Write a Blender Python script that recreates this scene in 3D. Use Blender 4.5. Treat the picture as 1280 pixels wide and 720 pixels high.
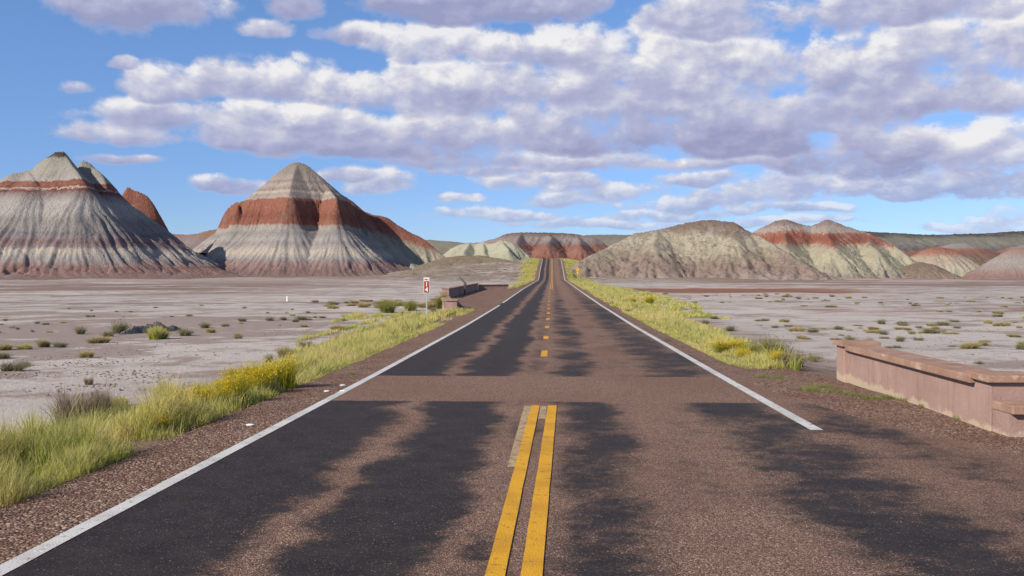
import bpy, bmesh, math
import numpy as np
from mathutils import Matrix, Vector, Euler

for o in list(bpy.data.objects):
    bpy.data.objects.remove(o, do_unlink=True)
SC = bpy.context.scene
COL = SC.collection
rng = np.random.default_rng(14)

# ------------------------------------------------------------------ camera
F = 1173.0
YAW = math.atan(50 / F)
PITCH = math.atan(20 / F)
CAMZ = 1.7
cam_d = bpy.data.cameras.new("camera")
cam_d.sensor_width = 36
cam_d.lens = F / 1280 * 36
cam_d.clip_start = 0.05
cam_d.clip_end = 30000
cam = bpy.data.objects.new("camera", cam_d)
COL.objects.link(cam)
cam.location = (0, 0, CAMZ)
cam.rotation_euler = Euler((math.pi / 2 - PITCH, 0, YAW), 'XYZ')
SC.camera = cam
RM = np.array(cam.rotation_euler.to_matrix())


def ray(px, py):
    v = RM @ np.array([(px - 640) / F, (360 - py) / F, -1.0])
    return v / v[1]                      # y component 1


def P(px, py, Y):
    r = ray(px, py)
    return (r[0] * Y, Y, CAMZ + r[2] * Y)


# ------------------------------------------------------------------ light
SUN_EL, SUN_V = 31.0, np.array([-0.76, -0.65])
sun_az = math.atan2(SUN_V[0], SUN_V[1])              # from +Y towards +X
sd = bpy.data.lights.new("sun", 'SUN')
sd.energy = 5.0
sd.angle = math.radians(0.53)
sd.color = (1.0, 0.915, 0.80)
sun = bpy.data.objects.new("sun", sd)
COL.objects.link(sun)
el = math.radians(SUN_EL)
to_sun = Vector((math.sin(sun_az) * math.cos(el), math.cos(sun_az) * math.cos(el), math.sin(el)))
sun.rotation_euler = to_sun.to_track_quat('Z', 'Y').to_euler()
sun.location = (-60, -40, 80)

SC.view_settings.view_transform = 'Standard'
SC.view_settings.look = 'None'
SC.view_settings.gamma = 1.0
SC.view_settings.exposure = 0.42
SC.render.film_transparent = False
SC.cycles.max_bounces = 5
SC.cycles.diffuse_bounces = 1
SC.cycles.transparent_max_bounces = 6


# ------------------------------------------------------------------ node helper
class NT:
    def __init__(self, tree):
        self.t = tree
        tree.nodes.clear()

    def n(self, typ, **kw):
        nd = self.t.nodes.new(typ)
        for k, v in kw.items():
            setattr(nd, k, v)
        return nd

    def put(self, sock, v):
        if isinstance(v, bpy.types.NodeSocket):
            self.t.links.new(v, sock)
        elif v is not None:
            if sock.type == 'RGBA' and not hasattr(v, '__len__'):
                v = (v, v, v, 1)
            if sock.type == 'RGBA' and len(v) == 3:
                v = tuple(v) + (1,)
            sock.default_value = v

    def m(self, op, a, b=None, c=None, clamp=False):
        nd = self.n('ShaderNodeMath', operation=op, use_clamp=clamp)
        for i, v in enumerate((a, b, c)):
            if v is not None:
                self.put(nd.inputs[i], v)
        return nd.outputs[0]

    def vm(self, op, a, b=None, c=None, scale=None):
        nd = self.n('ShaderNodeVectorMath', operation=op)
        for i, v in enumerate((a, b, c)):
            if v is not None:
                self.put(nd.inputs[i], v)
        if scale is not None:
            self.put(nd.inputs['Scale'], scale)
        return nd.outputs['Value'] if op in ('DOT_PRODUCT', 'LENGTH', 'DISTANCE') else nd.outputs['Vector']

    def noise(self, vec, scale=1, detail=4, rough=0.55, dist=0.0):
        nd = self.n('ShaderNodeTexNoise')
        self.put(nd.inputs['Vector'], vec)
        self.put(nd.inputs['Scale'], scale)
        self.put(nd.inputs['Detail'], detail)
        self.put(nd.inputs['Roughness'], rough)
        self.put(nd.inputs['Distortion'], dist)
        return nd.outputs['Fac']

    def voro(self, vec, scale=1, feature='F1'):
        nd = self.n('ShaderNodeTexVoronoi', feature=feature)
        self.put(nd.inputs['Vector'], vec)
        self.put(nd.inputs['Scale'], scale)
        return nd

    def sm(self, x, a, b, lo=0.0, hi=1.0):
        nd = self.n('ShaderNodeMapRange', interpolation_type='SMOOTHSTEP')
        for i, v in enumerate((x, a, b, lo, hi)):
            self.put(nd.inputs[i], v)
        return nd.outputs[0]

    def mix(self, f, a, b, blend='MIX'):
        nd = self.n('ShaderNodeMix', data_type='RGBA', blend_type=blend)
        self.put(nd.inputs[0], f)
        self.put(nd.inputs[6], a)
        self.put(nd.inputs[7], b)
        return nd.outputs[2]

    def ramp(self, f, stops, interp='LINEAR'):
        nd = self.n('ShaderNodeValToRGB')
        cr = nd.color_ramp
        cr.interpolation = interp
        while len(cr.elements) > 1:
            cr.elements.remove(cr.elements[-1])
        for i, (p, c) in enumerate(stops):
            e = cr.elements[0] if i == 0 else cr.elements.new(p)
            e.position = p
            e.color = tuple(c) + (1,) if len(c) == 3 else c
        self.put(nd.inputs[0], f)
        return nd.outputs[0]

    def xyz(self, v):
        nd = self.n('ShaderNodeSeparateXYZ')
        self.put(nd.inputs[0], v)
        return nd.outputs

    def comb(self, x, y, z):
        nd = self.n('ShaderNodeCombineXYZ')
        for i, v in enumerate((x, y, z)):
            self.put(nd.inputs[i], v)
        return nd.outputs[0]

    def pos(self):
        return self.n('ShaderNodeNewGeometry').outputs['Position']

    def bump(self, h, dist=0.02, strength=1.0, normal=None):
        nd = self.n('ShaderNodeBump')
        self.put(nd.inputs['Height'], h)
        nd.inputs['Distance'].default_value = dist
        nd.inputs['Strength'].default_value = strength
        if normal is not None:
            self.put(nd.inputs['Normal'], normal)
        return nd.outputs[0]

    def surf(self, col, rough=0.9, normal=None, spec=0.2, metal=0.0):
        nd = self.n('ShaderNodeBsdfPrincipled')
        self.put(nd.inputs['Base Color'], col)
        self.put(nd.inputs['Roughness'], rough)
        self.put(nd.inputs['Specular IOR Level'], spec)
        self.put(nd.inputs['Metallic'], metal)
        if normal is not None:
            self.put(nd.inputs['Normal'], normal)
        out = self.n('ShaderNodeOutputMaterial')
        self.t.links.new(nd.outputs[0], out.inputs[0])
        return nd


def newmat(name):
    mt = bpy.data.materials.new(name)
    mt.use_nodes = True
    return mt, NT(mt.node_tree)


def srgb(r, g, b):
    return tuple(((c / 255) / 12.92 if c <= 10 else (((c / 255) + 0.055) / 1.055) ** 2.4) for c in (r, g, b))


# seen colour -> base colour (rough inverse of how bright this daylight renders a sunlit face)
ALB = 0.70


def alb(r, g, b, k=1.0):
    c = srgb(r, g, b)
    return (c[0] * ALB * k, c[1] * ALB * k * .985, c[2] * ALB * k * .97)


# ------------------------------------------------------------------ sky (Nishita + cumulus)
wd = bpy.data.worlds.new("World")
SC.world = wd
wd.use_nodes = True
W = NT(wd.node_tree)
sky = W.n('ShaderNodeTexSky', sky_type='NISHITA')
sky.sun_disc = False
sky.sun_elevation = math.radians(SUN_EL)
sky.sun_rotation = sun_az
sky.altitude = 1700
sky.air_density = 0.9
sky.dust_density = 0.6
sky.ozone_density = 2.2
DIR = W.n('ShaderNodeTexCoord').outputs['Generated']
dx, dy, dz = W.xyz(DIR)
azim = W.m('ARCTAN2', dx, dy)
hor = W.m('SQRT', W.m('ADD', W.m('MULTIPLY', dx, dx), W.m('MULTIPLY', dy, dy)))
elev = W.m('DIVIDE', dz, W.m('MAXIMUM', hor, 0.02))
AE = W.comb(azim, elev, 0)
# (px, py, half width, half height, tone) of each cumulus mass, turned to azimuth / elevation.
# Drawn far (low) to near (high): the flat grey bases of near clouds lie over the bright tops of far ones.
CL = [(740, 277, 120, 7, .1), (1190, 285, 60, 6, .1), (620, 268, 70, 8, .1), (960, 280, 90, 6, .1), (420, 262, 50, 5, 0), (850, 268, 90, 6, .05), (1230, 273, 46, 13, .15), (980, 264, 70, 8, 0), (573, 251, 27, 7, .15),
      (860, 256, 70, 10, .05), (930, 247, 70, 13, .1), (700, 250, 60, 10, .05), (780, 240, 70, 12, .1), (290, 237, 60, 9, -.1), (480, 230, 55, 15, .1), (420, 222, 45, 9, -.05),
      (1180, 238, 150, 18, -.15), (1010, 236, 90, 20, .05), (645, 226, 60, 13, .1), (720, 228, 50, 15, .1), (590, 215, 80, 12, -.1), (870, 228, 50, 10, .05),
      (1235, 203, 80, 34, .15), (1160, 200, 55, 26, .15), (1060, 205, 110, 24, -.25), (700, 196, 90, 22, .1), (790, 202, 80, 15, 0), (880, 204, 90, 14, 0), (560, 200, 100, 16, -.15),
      (1060, 178, 50, 19, .2), (1120, 192, 60, 20, -.2), (165, 182, 62, 16, .05), (145, 212, 44, 6, -.2),
      (900, 178, 170, 24, -.35), (780, 165, 190, 28, -.3), (470, 188, 160, 17, -.2), (360, 182, 130, 15, -.15), (1230, 140, 110, 26, .1), (1010, 150, 150, 34, -.1),
      (240, 158, 110, 24, .05), (440, 160, 130, 24, .1), (600, 160, 130, 34, 0), (335, 150, 110, 20, .1), (1130, 132, 130, 34, -.05), (740, 125, 110, 34, .1), (860, 120, 100, 34, .1),
      (90, 129, 28, 12, 0), (230, 112, 66, 27, 0), (310, 106, 90, 28, .05), (400, 104, 90, 28, .1), (500, 112, 100, 34, .05), (610, 108, 100, 38, .05), (155, 94, 18, 9, -.1),
      (720, 105, 70, 30, 0), (1260, 100, 66, 48, .15), (1180, 88, 90, 46, .05), (1080, 88, 110, 42, 0), (960, 88, 120, 42, .05), (850, 82, 100, 44, .1), (780, 70, 76, 44, .15),
      (445, 46, 44, 14, -.05), (690, 58, 66, 34, .1), (565, 50, 88, 28, .2), (650, 62, 80, 24, .1), (320, 43, 46, 14, 0), (1210, 35, 60, 26, 0), (365, 6, 44, 26, -.2),
      (1060, 28, 130, 28, -.1), (960, 12, 140, 40, .1), (1120, 8, 80, 34, .05), (860, 8, 60, 26, .05), (595, -2, 128, 32, -.35), (720, 4, 50, 22, -.2), (60, 2, 60, 34, .1), (150, 2, 120, 52, -.1)]


def detail(vec):
    # cauliflower billows, finer and flatter towards the horizon
    e_ = W.sm(W.xyz(vec)[1], .02, .20)
    qa = W.vm('MULTIPLY', vec, (1, 1.25, 1))
    qb = W.vm('MULTIPLY', vec, (1, 1.8, 1))
    hi = W.noise(qa, scale=10.0, detail=9, rough=0.60, dist=0.1)
    lo = W.noise(qb, scale=24.0, detail=7, rough=0.60, dist=0.1)
    nn = W.m('ADD', W.m('MULTIPLY', hi, e_), W.m('MULTIPLY', lo, W.m('SUBTRACT', 1.0, e_)))
    wv_ = W.vm('ADD', qa, W.vm('MULTIPLY', W.comb(hi, lo, 0), (.04, .04, 0)))
    vo = W.voro(wv_, 24)
    vo.inputs['Detail'].default_value = 1
    vo.inputs['Roughness'].default_value = .5
    bil = W.m('SUBTRACT', 0.55, vo.outputs['Distance'])
    return W.m('ADD', nn, W.m('MULTIPLY', bil, .13))


warp_n = W.n('ShaderNodeTexNoise')
W.put(warp_n.inputs['Vector'], W.vm('MULTIPLY', AE, (1, 1.8, 1)))
warp_n.inputs['Scale'].default_value = 6.0
warp_n.inputs['Detail'].default_value = 3
wofs = W.vm('MULTIPLY', W.vm('SUBTRACT', warp_n.outputs['Color'], (.5, .5, .5)), (.10, .035, 0))
AW = W.vm('ADD', AE, wofs)
n0 = detail(AE)
n1 = detail(W.vm('ADD', AE, (-0.007, 0.010, 0)))
NN = W.m('SUBTRACT', n0, .53)
relief = W.m('MULTIPLY', W.m('SUBTRACT', n0, n1), 2.4)
soft = W.m('MULTIPLY', W.m('SUBTRACT', W.noise(W.vm('MULTIPLY', AE, (1, 2.4, 1)), 16, 3, .5), .5), .9)
lit_common = W.m('ADD', relief, soft)
skyc = W.mix(1.0, sky.outputs[0], (0.86, 0.98, 1.12), 'MULTIPLY')
skyc = W.vm('MULTIPLY', skyc, W.mix(W.sm(elev, 0.0, .30), (.70, .72, .86), (1.04, 1.08, 1.12)))
skyc = W.vm('SCALE', skyc, scale=0.096 / 0.70)
C_LIT, C_MID, C_SH = srgb(248, 246, 247), srgb(202, 202, 222), srgb(160, 163, 200)


gt = bpy.data.node_groups.new('cumulus_mass', 'ShaderNodeTree')
for nm, ty in (('X', 'NodeSocketFloat'), ('Y', 'NodeSocketFloat'), ('N', 'NodeSocketFloat'), ('C', 'NodeSocketFloat'), ('SX', 'NodeSocketFloat'), ('OX', 'NodeSocketFloat'), ('SY', 'NodeSocketFloat'), ('OY', 'NodeSocketFloat'),
               ('Tone', 'NodeSocketFloat'), ('L', 'NodeSocketFloat'), ('T', 'NodeSocketFloat')):
    gt.interface.new_socket(nm, in_out='INPUT', socket_type=ty)
for nm in ('L', 'T'):
    gt.interface.new_socket(nm, in_out='OUTPUT', socket_type='NodeSocketFloat')
G_ = NT(gt)
gi = G_.n('NodeGroupInput').outputs
go = G_.n('NodeGroupOutput').inputs
qx_ = G_.m('MULTIPLY_ADD', gi['X'], gi['SX'], gi['OX'])
qy_ = G_.m('MULTIPLY_ADD', gi['Y'], gi['SY'], gi['OY'])
un_ = G_.m('MINIMUM', qy_, 0.0)
r2_ = G_.m('MULTIPLY_ADD', G_.m('MULTIPLY', un_, un_), 1.6, G_.m('MULTIPLY_ADD', qx_, qx_, G_.m('MULTIPLY', qy_, qy_)))
d_ = G_.m('MULTIPLY_ADD', gi['N'], 3.1, G_.m('SUBTRACT', 1.0, r2_))
al_ = G_.sm(d_, 0.02, 0.62, 0.0, .94)
li_ = G_.m('MULTIPLY_ADD', qy_, .75, G_.m('ADD', gi['C'], gi['Tone']))
G_.put(go['L'], G_.m('MULTIPLY_ADD', al_, G_.m('SUBTRACT', li_, gi['L']), gi['L']))
G_.put(go['T'], G_.m('MULTIPLY', gi['T'], G_.m('SUBTRACT', 1.0, al_)))


def shade(li):
    return W.ramp(li, [(0.0, C_SH), (0.42, srgb(184, 187, 217)), (0.70, srgb(211, 212, 229)), (1.0, C_LIT)])


AWx, AWy, _u = W.xyz(AW)
accL, accT = 0.6, 1.0
for (px, py, hw, hh, tone) in CL:
    a_ = math.atan((px - 690) / F)
    e_0 = (340 - py) / F
    sx, sy = F / (hw * 1.36), F / (hh * 1.62)
    nd = W.n('ShaderNodeGroup', node_tree=gt)
    far_ = float(np.clip((py - 150) / 140, 0, 1))
    for key, v in (('X', AWx), ('Y', AWy), ('N', NN), ('C', lit_common), ('SX', sx), ('OX', -a_ * sx), ('SY', sy), ('OY', -(e_0 - .15 / sy) * sy),
                   ('Tone', .51 + tone * 1.15), ('L', accL), ('T', accT)):
        W.put(nd.inputs[key], v)
    accL, accT = nd.outputs['L'], nd.outputs['T']
cc = shade(W.m('ADD', accL, 0.0, clamp=True))
cc = W.mix(W.sm(elev, .14, .02, 0.0, .28), cc, srgb(176, 196, 230))
acc = W.mix(W.m('MULTIPLY', W.m('SUBTRACT', 1.0, accT), W.sm(elev, 0.0, .12, .62, 1.0)), skyc, cc)
# the rest of the sky, outside the photographed part: an ordinary broken field
ELW = W.m('ADD', W.m('MAXIMUM', elev, 0.0), 0.14)
plane = W.comb(W.m('DIVIDE', azim, ELW), W.m('DIVIDE', 0.9, ELW), 0.3)
out_m = W.m('MAXIMUM', W.sm(W.m('ABSOLUTE', azim), 0.60, 0.8), W.sm(elev, 0.33, 0.45))
gn = W.m('MULTIPLY', W.sm(W.noise(plane, scale=0.9, detail=6), 0.47, 0.60), out_m)
acc = W.mix(W.m('MULTIPLY', gn, .9), acc, shade(W.m('ADD', lit_common, .5, clamp=True)))
bg = W.n('ShaderNodeBackground')
W.put(bg.inputs[0], acc)
bg.inputs[1].default_value = 0.70
wo = W.n('ShaderNodeOutputWorld')
W.t.links.new(bg.outputs[0], wo.inputs[0])
wd.cycles.sampling_method = 'MANUAL'
wd.cycles.sample_map_resolution = 512

# ------------------------------------------------------------------ numpy noise
_T = np.random.default_rng(5).random((256, 256)) * 2 * np.pi
_GX, _GY = np.cos(_T), np.sin(_T)


def pn(x, y, seed=0):
    x = np.asarray(x, float) + seed * 17.37
    y = np.asarray(y, float) + seed * 9.71
    xi, yi = np.floor(x).astype(int), np.floor(y).astype(int)
    fx, fy = x - xi, y - yi
    u = fx ** 3 * (fx * (fx * 6 - 15) + 10)
    v = fy ** 3 * (fy * (fy * 6 - 15) + 10)

    def g(a, b, ddx, ddy):
        return _GX[a & 255, b & 255] * ddx + _GY[a & 255, b & 255] * ddy
    n00, n10 = g(xi, yi, fx, fy), g(xi + 1, yi, fx - 1, fy)
    n01, n11 = g(xi, yi + 1, fx, fy - 1), g(xi + 1, yi + 1, fx - 1, fy - 1)
    return ((n00 * (1 - u) + n10 * u) * (1 - v) + (n01 * (1 - u) + n11 * u) * v) * 1.5


def fbm(x, y, o=4, seed=0, g=0.5):
    s, a, t = 0, 1, 0
    for i in range(o):
        s = s + a * pn(x * 2 ** i, y * 2 ** i, seed + i * 3)
        t += a
        a *= g
    return s / t


def sstep(x, a, b):
    t = np.clip((x - a) / (b - a), 0, 1)
    return t * t * (3 - 2 * t)


# ------------------------------------------------------------------ mesh helpers
def mesh_np(name, V, quads=None, tris=None, mat=None, parent=None, smooth=False, attr=None):
    me = bpy.data.meshes.new(name)
    V = np.asarray(V, np.float32)
    me.vertices.add(len(V))
    me.vertices.foreach_set('co', V.ravel())
    q = np.zeros((0, 4), int) if quads is None else np.asarray(quads, int)
    t = np.zeros((0, 3), int) if tris is None else np.asarray(tris, int)
    loops = np.concatenate([q.ravel(), t.ravel()])
    me.loops.add(len(loops))
    me.loops.foreach_set('vertex_index', loops.astype(np.int32))
    me.polygons.add(len(q) + len(t))
    st = np.concatenate([np.arange(len(q)) * 4, len(q) * 4 + np.arange(len(t)) * 3]).astype(np.int32)
    me.polygons.foreach_set('loop_start', st)
    if smooth:
        me.polygons.foreach_set('use_smooth', np.ones(len(q) + len(t), bool))
    if attr is not None:
        a = me.attributes.new('tone', 'FLOAT_COLOR', 'POINT')
        a.data.foreach_set('color', np.asarray(attr, np.float32).ravel())
    me.update(calc_edges=True)
    me.validate()
    if mat:
        me.materials.append(mat)
    ob = bpy.data.objects.new(name, me)
    COL.objects.link(ob)
    if parent:
        ob.parent = parent
    return ob


def tag(o, label=None, cat=None, group=None, kind=None):
    if label:
        o['label'] = label
    if cat:
        o['category'] = cat
    if group:
        o['group'] = group
    if kind:
        o['kind'] = kind
    return o


def empty(name, loc, rz=0):
    o = bpy.data.objects.new(name, None)
    o.empty_display_size = 0.2
    COL.objects.link(o)
    o.location = loc
    o.rotation_euler = (0, 0, rz)
    return o


def bm_obj(name, bm, mat, parent=None, smooth=False):
    me = bpy.data.meshes.new(name)
    bmesh.ops.recalc_face_normals(bm, faces=bm.faces)
    if smooth:
        for f in bm.faces:
            f.smooth = True
    bm.to_mesh(me)
    bm.free()
    me.materials.append(mat)
    o = bpy.data.objects.new(name, me)
    COL.objects.link(o)
    if parent:
        o.parent = parent
    return o


def add_box(bm, x0, x1, y0, y1, z0, z1, bev=0.0, rot=None, seg=2):
    r = bmesh.ops.create_cube(bm, size=1.0)
    vs = r['verts']
    for v in vs:
        v.co = Vector((x0 + (v.co.x + .5) * (x1 - x0), y0 + (v.co.y + .5) * (y1 - y0), z0 + (v.co.z + .5) * (z1 - z0)))
    if bev > 0:
        es = list({e for v in vs for e in v.link_edges})
        r2 = bmesh.ops.bevel(bm, geom=es, offset=bev, segments=seg, affect='EDGES', profile=0.6)
        vs = list({v for f in r2['faces'] for v in f.verts} | {v for v in vs if v.is_valid})
    if rot is not None:
        bmesh.ops.transform(bm, matrix=rot, verts=[v for v in vs if v.is_valid])
    return vs


# ------------------------------------------------------------------ terrain
_ry = [-60, 0, 11, 17, 35, 58, 105, 180, 222, 232, 250, 269, 290, 316, 335, 345, 352, 362, 380, 420, 600]
_rz = [0.3, 0, -.13, -.19, -.32, -.37, -.28, -.24, -.22, .12, 1.55, 2.8, 4.1, 5.5, 6.45, 6.75, 6.82, 6.7, 6.0, 4.5, 3.5]
_yy = np.linspace(-60, 600, 1321)
_zz = np.interp(_yy, _ry, _rz)
_k = np.hanning(17)
_k /= _k.sum()
_zz = np.convolve(np.pad(_zz, 8, mode='edge'), _k, 'valid')


def road_z(y):
    return np.interp(y, _yy, _zz)


def road_cx(y):
    y = np.asarray(y, float)
    return -0.12 - 0.12 * np.clip(1 - np.abs(y - 110) / 60, 0, 1) - np.where(y > 322, (y - 322) ** 2 * 0.0042, 0)


def left_edge(y):     # pavement / shoulder edge, metres left of centre (pull-out between 54 and 110 m)
    return np.interp(y, [-50, 50, 53, 61, 68, 104, 110, 116, 500], [4.0, 4.05, 4.1, 6.6, 8.2, 8.3, 6.0, 4.1, 4.0])


def right_edge(y):
    return np.interp(y, [-50, 9, 13, 17.5, 21, 28, 500], [9.5, 9.5, 5.25, 5.1, 4.3, 3.75, 3.7])


def ground(x, y):
    x = np.asarray(x, float)
    y = np.asarray(y, float)
    cx = road_cx(np.minimum(y, 380))
    rz = road_z(np.minimum(y, 420))
    d = x - cx
    e = np.where(d < 0, left_edge(y), right_edge(y))
    ad = np.abs(d)
    play = -0.62 - 0.45 * sstep(y, 25, 120)
    play = play + 0.10 * fbm(x * .06, y * .06, 3, 2) + 0.035 * fbm(x * .4, y * .4, 3, 9) * sstep(ad, 4, 8)
    # apron of washed clay in front of the left hills
    ap = sstep(y, 90, 240) ** 1.5 * sstep(-x, 8, 60) * (1.0 + .9 * fbm(x * .03, y * .05, 3, 33))
    ap = ap + sstep(y, 150, 250) * sstep(x, 15, 50) * (.45 + .7 * fbm(x * .04, y * .06, 3, 35))
    play = play + ap
    # rise where the road climbs the saddle
    rise = sstep(y, 222, 345) * 6.6
    latw = 1 - sstep(ad, 14, 75)
    rim = 1.3 * fbm(x * .07, y * .07, 5, 21, .6) * sstep(y, 225, 300)
    play = play + rise * latw + rim * sstep(ad, 5, 20)
    t = sstep(ad, e - 0.05, e + 3.2 + 6 * sstep(y, 215, 330))
    shoulder = rz - 0.035 - 0.02 * sstep(ad, e - .5, e)
    z = shoulder * (1 - t) + play * t
    far = sstep(y, 420, 800)
    z = np.where(ad > e + .2, z, z) * (1 - far) + (-1.0) * far
    back = sstep(-y, 20, 80)
    return z * (1 - back) + (-0.3) * back


def gpt(px, py, ymin=4, ymax=600):
    r = ray(px, py)
    ys = np.geomspace(ymin, ymax, 1500)
    zz = CAMZ + r[2] * ys - ground(r[0] * ys, ys)
    i = np.argmax(zz < 0)
    if zz[i] >= 0:
        i = len(ys) - 1
    y = ys[i]
    return np.array([r[0] * y, y, float(ground(r[0] * y, y))])


def graded(a0, a1, d0, grow, maxv):
    out = [0.0]
    d = d0
    while out[-1] < maxv:
        if out[-1] > a1:
            d *= grow
        out.append(out[-1] + d)
    return np.array(out)


def build_ground():
    xp = graded(0, 10, .22, 1.045, 7000)
    xs = np.concatenate([-xp[::-1], xp[1:]])
    ys = np.concatenate([-graded(0, 5, 2, 1.4, 3000)[::-1][:-1], graded(0, 30, .3, 1.02, 9000)])
    X, Y = np.meshgrid(xs, ys)
    Z = ground(X, Y)
    nx, ny = len(xs), len(ys)
    idx = np.arange(nx * ny).reshape(ny, nx)
    q = np.stack([idx[:-1, :-1], idx[:-1, 1:], idx[1:, 1:], idx[1:, :-1]], -1).reshape(-1, 4)
    return mesh_np('ground', np.stack([X, Y, Z], -1).reshape(-1, 3), q, mat=mat_ground(), smooth=True)


def mat_ground():
    mt, n = newmat('clay_flats')
    p = n.pos()
    x, y, z = n.xyz(p)
    base = n.ramp(n.noise(n.vm('MULTIPLY', p, (1, 1.0, 1)), .09, 5, .6), [(.3, alb(184, 173, 165)), (.5, alb(200, 191, 183)), (.7, alb(210, 203, 195))])
    grey = n.sm(n.noise(p, .035, 3), .45, .62)
    base = n.mix(n.m('MULTIPLY', grey, .35), base, alb(178, 176, 172))
    cz = n.sm(n.vm('LENGTH', n.vm('MULTIPLY', n.vm('SUBTRACT', p, (-17.5, 37, 0)), (.11, .07, 0))), 1.25, .45)
    # darker crusted, pebbly patches
    pn_ = n.noise(p, .32, 7, .66)
    crust = n.sm(n.m('ADD', pn_, n.m('ADD', n.m('MULTIPLY', n.noise(p, .05, 3), .35), n.m('MULTIPLY', cz, .15))), .66, .76)
    base = n.mix(n.m('MULTIPLY', crust, .7), base, alb(144, 124, 114))
    fine = n.noise(p, 9, 4, .7)
    base = n.mix(n.m('MULTIPLY', n.sm(fine, .55, .75), .35), base, alb(128, 116, 110))
    for sc_, th_, am in ((.16, .010, .35), (.5, .014, .25)):
        wl = n.m('ABSOLUTE', n.m('SUBTRACT', n.noise(p, sc_, 6, .6), .5))
        base = n.mix(n.m('MULTIPLY', n.m('MULTIPLY', n.sm(wl, th_, th_ * .3), n.sm(n.noise(p, .045, 3), .45, .55)), am), base, alb(124, 110, 102))
    pale = n.m('MULTIPLY', n.sm(y, 175, 215), n.sm(n.m('ABSOLUTE', x), 25, 45))
    base = n.mix(n.m('MULTIPLY', pale, .6), base, alb(176, 156, 148))
    # brown washed apron at the foot of the left hills
    nb = n.noise(n.vm('MULTIPLY', p, (.6, 1.6, 1)), .035, 6, .6)
    ap = n.m('MULTIPLY', n.sm(y, 96, 120), n.sm(x, -14, -55))
    ap = n.m('MULTIPLY', ap, n.sm(n.m('ADD', nb, n.sm(y, 150, 240, 0.0, .06)), .44, .50))
    ap = n.m('MULTIPLY', ap, n.sm(n.m('ADD', y, n.m('MULTIPLY', nb, 60)), 205, 245, 1.0, .15))
    base = n.mix(n.m('MULTIPLY', ap, .9), base, n.mix(n.noise(p, .3, 5, .7), alb(120, 98, 88), alb(156, 134, 122)))
    # thin wash channel on the left, red patches on the right
    wob = n.m('MULTIPLY', n.m('SUBTRACT', n.noise(p, .08, 4), .5), 14)
    ch = n.sm(n.m('ABSOLUTE', n.m('SUBTRACT', n.m('ADD', y, wob), 77)), 2.2, .8)
    ch = n.m('MULTIPLY', ch, n.sm(x, -9, -12))
    base = n.mix(n.m('MULTIPLY', ch, .75), base, alb(128, 106, 94))
    wr = n.m('MULTIPLY', n.m('SUBTRACT', n.noise(p, .11, 5, .6), .5), 26)
    rb = n.sm(n.m('ABSOLUTE', n.m('SUBTRACT', n.m('ADD', y, wr), 142)), 20, 15)
    rb = n.m('MULTIPLY', rb, n.m('MULTIPLY', n.sm(x, 9, 14), n.sm(n.m('ADD', x, wr), 52, 38)))
    base = n.mix(n.m('MULTIPLY', rb, .95), base, alb(146, 98, 74))
    r2 = n.m('MULTIPLY', n.sm(n.m('ABSOLUTE', n.m('SUBTRACT', n.m('ADD', y, n.m('MULTIPLY', wr, .4)), 62)), 4.5, 2.5), n.sm(n.noise(p, .18, 3), .44, .56))
    r2 = n.m('MULTIPLY', r2, n.sm(x, 14, 18))
    base = n.mix(n.m('MULTIPLY', r2, .75), base, alb(152, 112, 92))
    fr = n.m('MULTIPLY', n.sm(y, 150, 190), n.sm(x, 25, 45))
    fr = n.m('MULTIPLY', fr, n.sm(n.noise(n.vm('MULTIPLY', p, (.5, 2, 1)), .03, 5, .6), .42, .52))
    base = n.mix(n.m('MULTIPLY', fr, .85), base, alb(140, 116, 104))
    # soil under the verge: straw litter and road dust
    ver = n.sm(n.m('ABSOLUTE', x), 8.5, 5.0)
    ver = n.m('MULTIPLY', ver, n.sm(n.m('ADD', pn_, n.m('MULTIPLY', ver, .4)), .45, .6))
    base = n.mix(n.m('MULTIPLY', ver, .9), base, alb(132, 108, 88))
    sad = n.m('MULTIPLY', n.sm(y, 215, 260), n.sm(n.m('ABSOLUTE', x), 90, 50))
    base = n.mix(n.m('MULTIPLY', sad, n.sm(n.noise(p, .12, 6, .7), .32, .55)), base, alb(150, 136, 118))
    base = n.mix(n.m('MULTIPLY', sad, n.sm(n.noise(p, .55, 6, .75), .52, .6)), base, alb(112, 98, 86))
    h = n.m('ADD', n.m('MULTIPLY', pn_, 1.0), n.m('MULTIPLY', fine, .25))
    h = n.m('ADD', h, n.m('MULTIPLY', n.noise(p, 45, 3, .7), .07))
    n.surf(base, .95, n.bump(h, .16, .9), .1)
    return mt


# ------------------------------------------------------------------ badland hills
def unit_poly(sk, step):
    """resample (px,py,D) skeleton -> X,Y,Z,s"""
    pts = np.array([P(*p) for p in sk])
    if len(pts) == 1:
        return pts, np.zeros(1)
    seg = np.linalg.norm(np.diff(pts[:, :2], axis=0), axis=1)
    s = np.concatenate([[0], np.cumsum(seg)])
    m_ = max(2, int(s[-1] / step))
    ss = np.linspace(0, s[-1], m_)
    return np.stack([np.interp(ss, s, pts[:, i]) for i in range(3)], 1), ss


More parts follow.
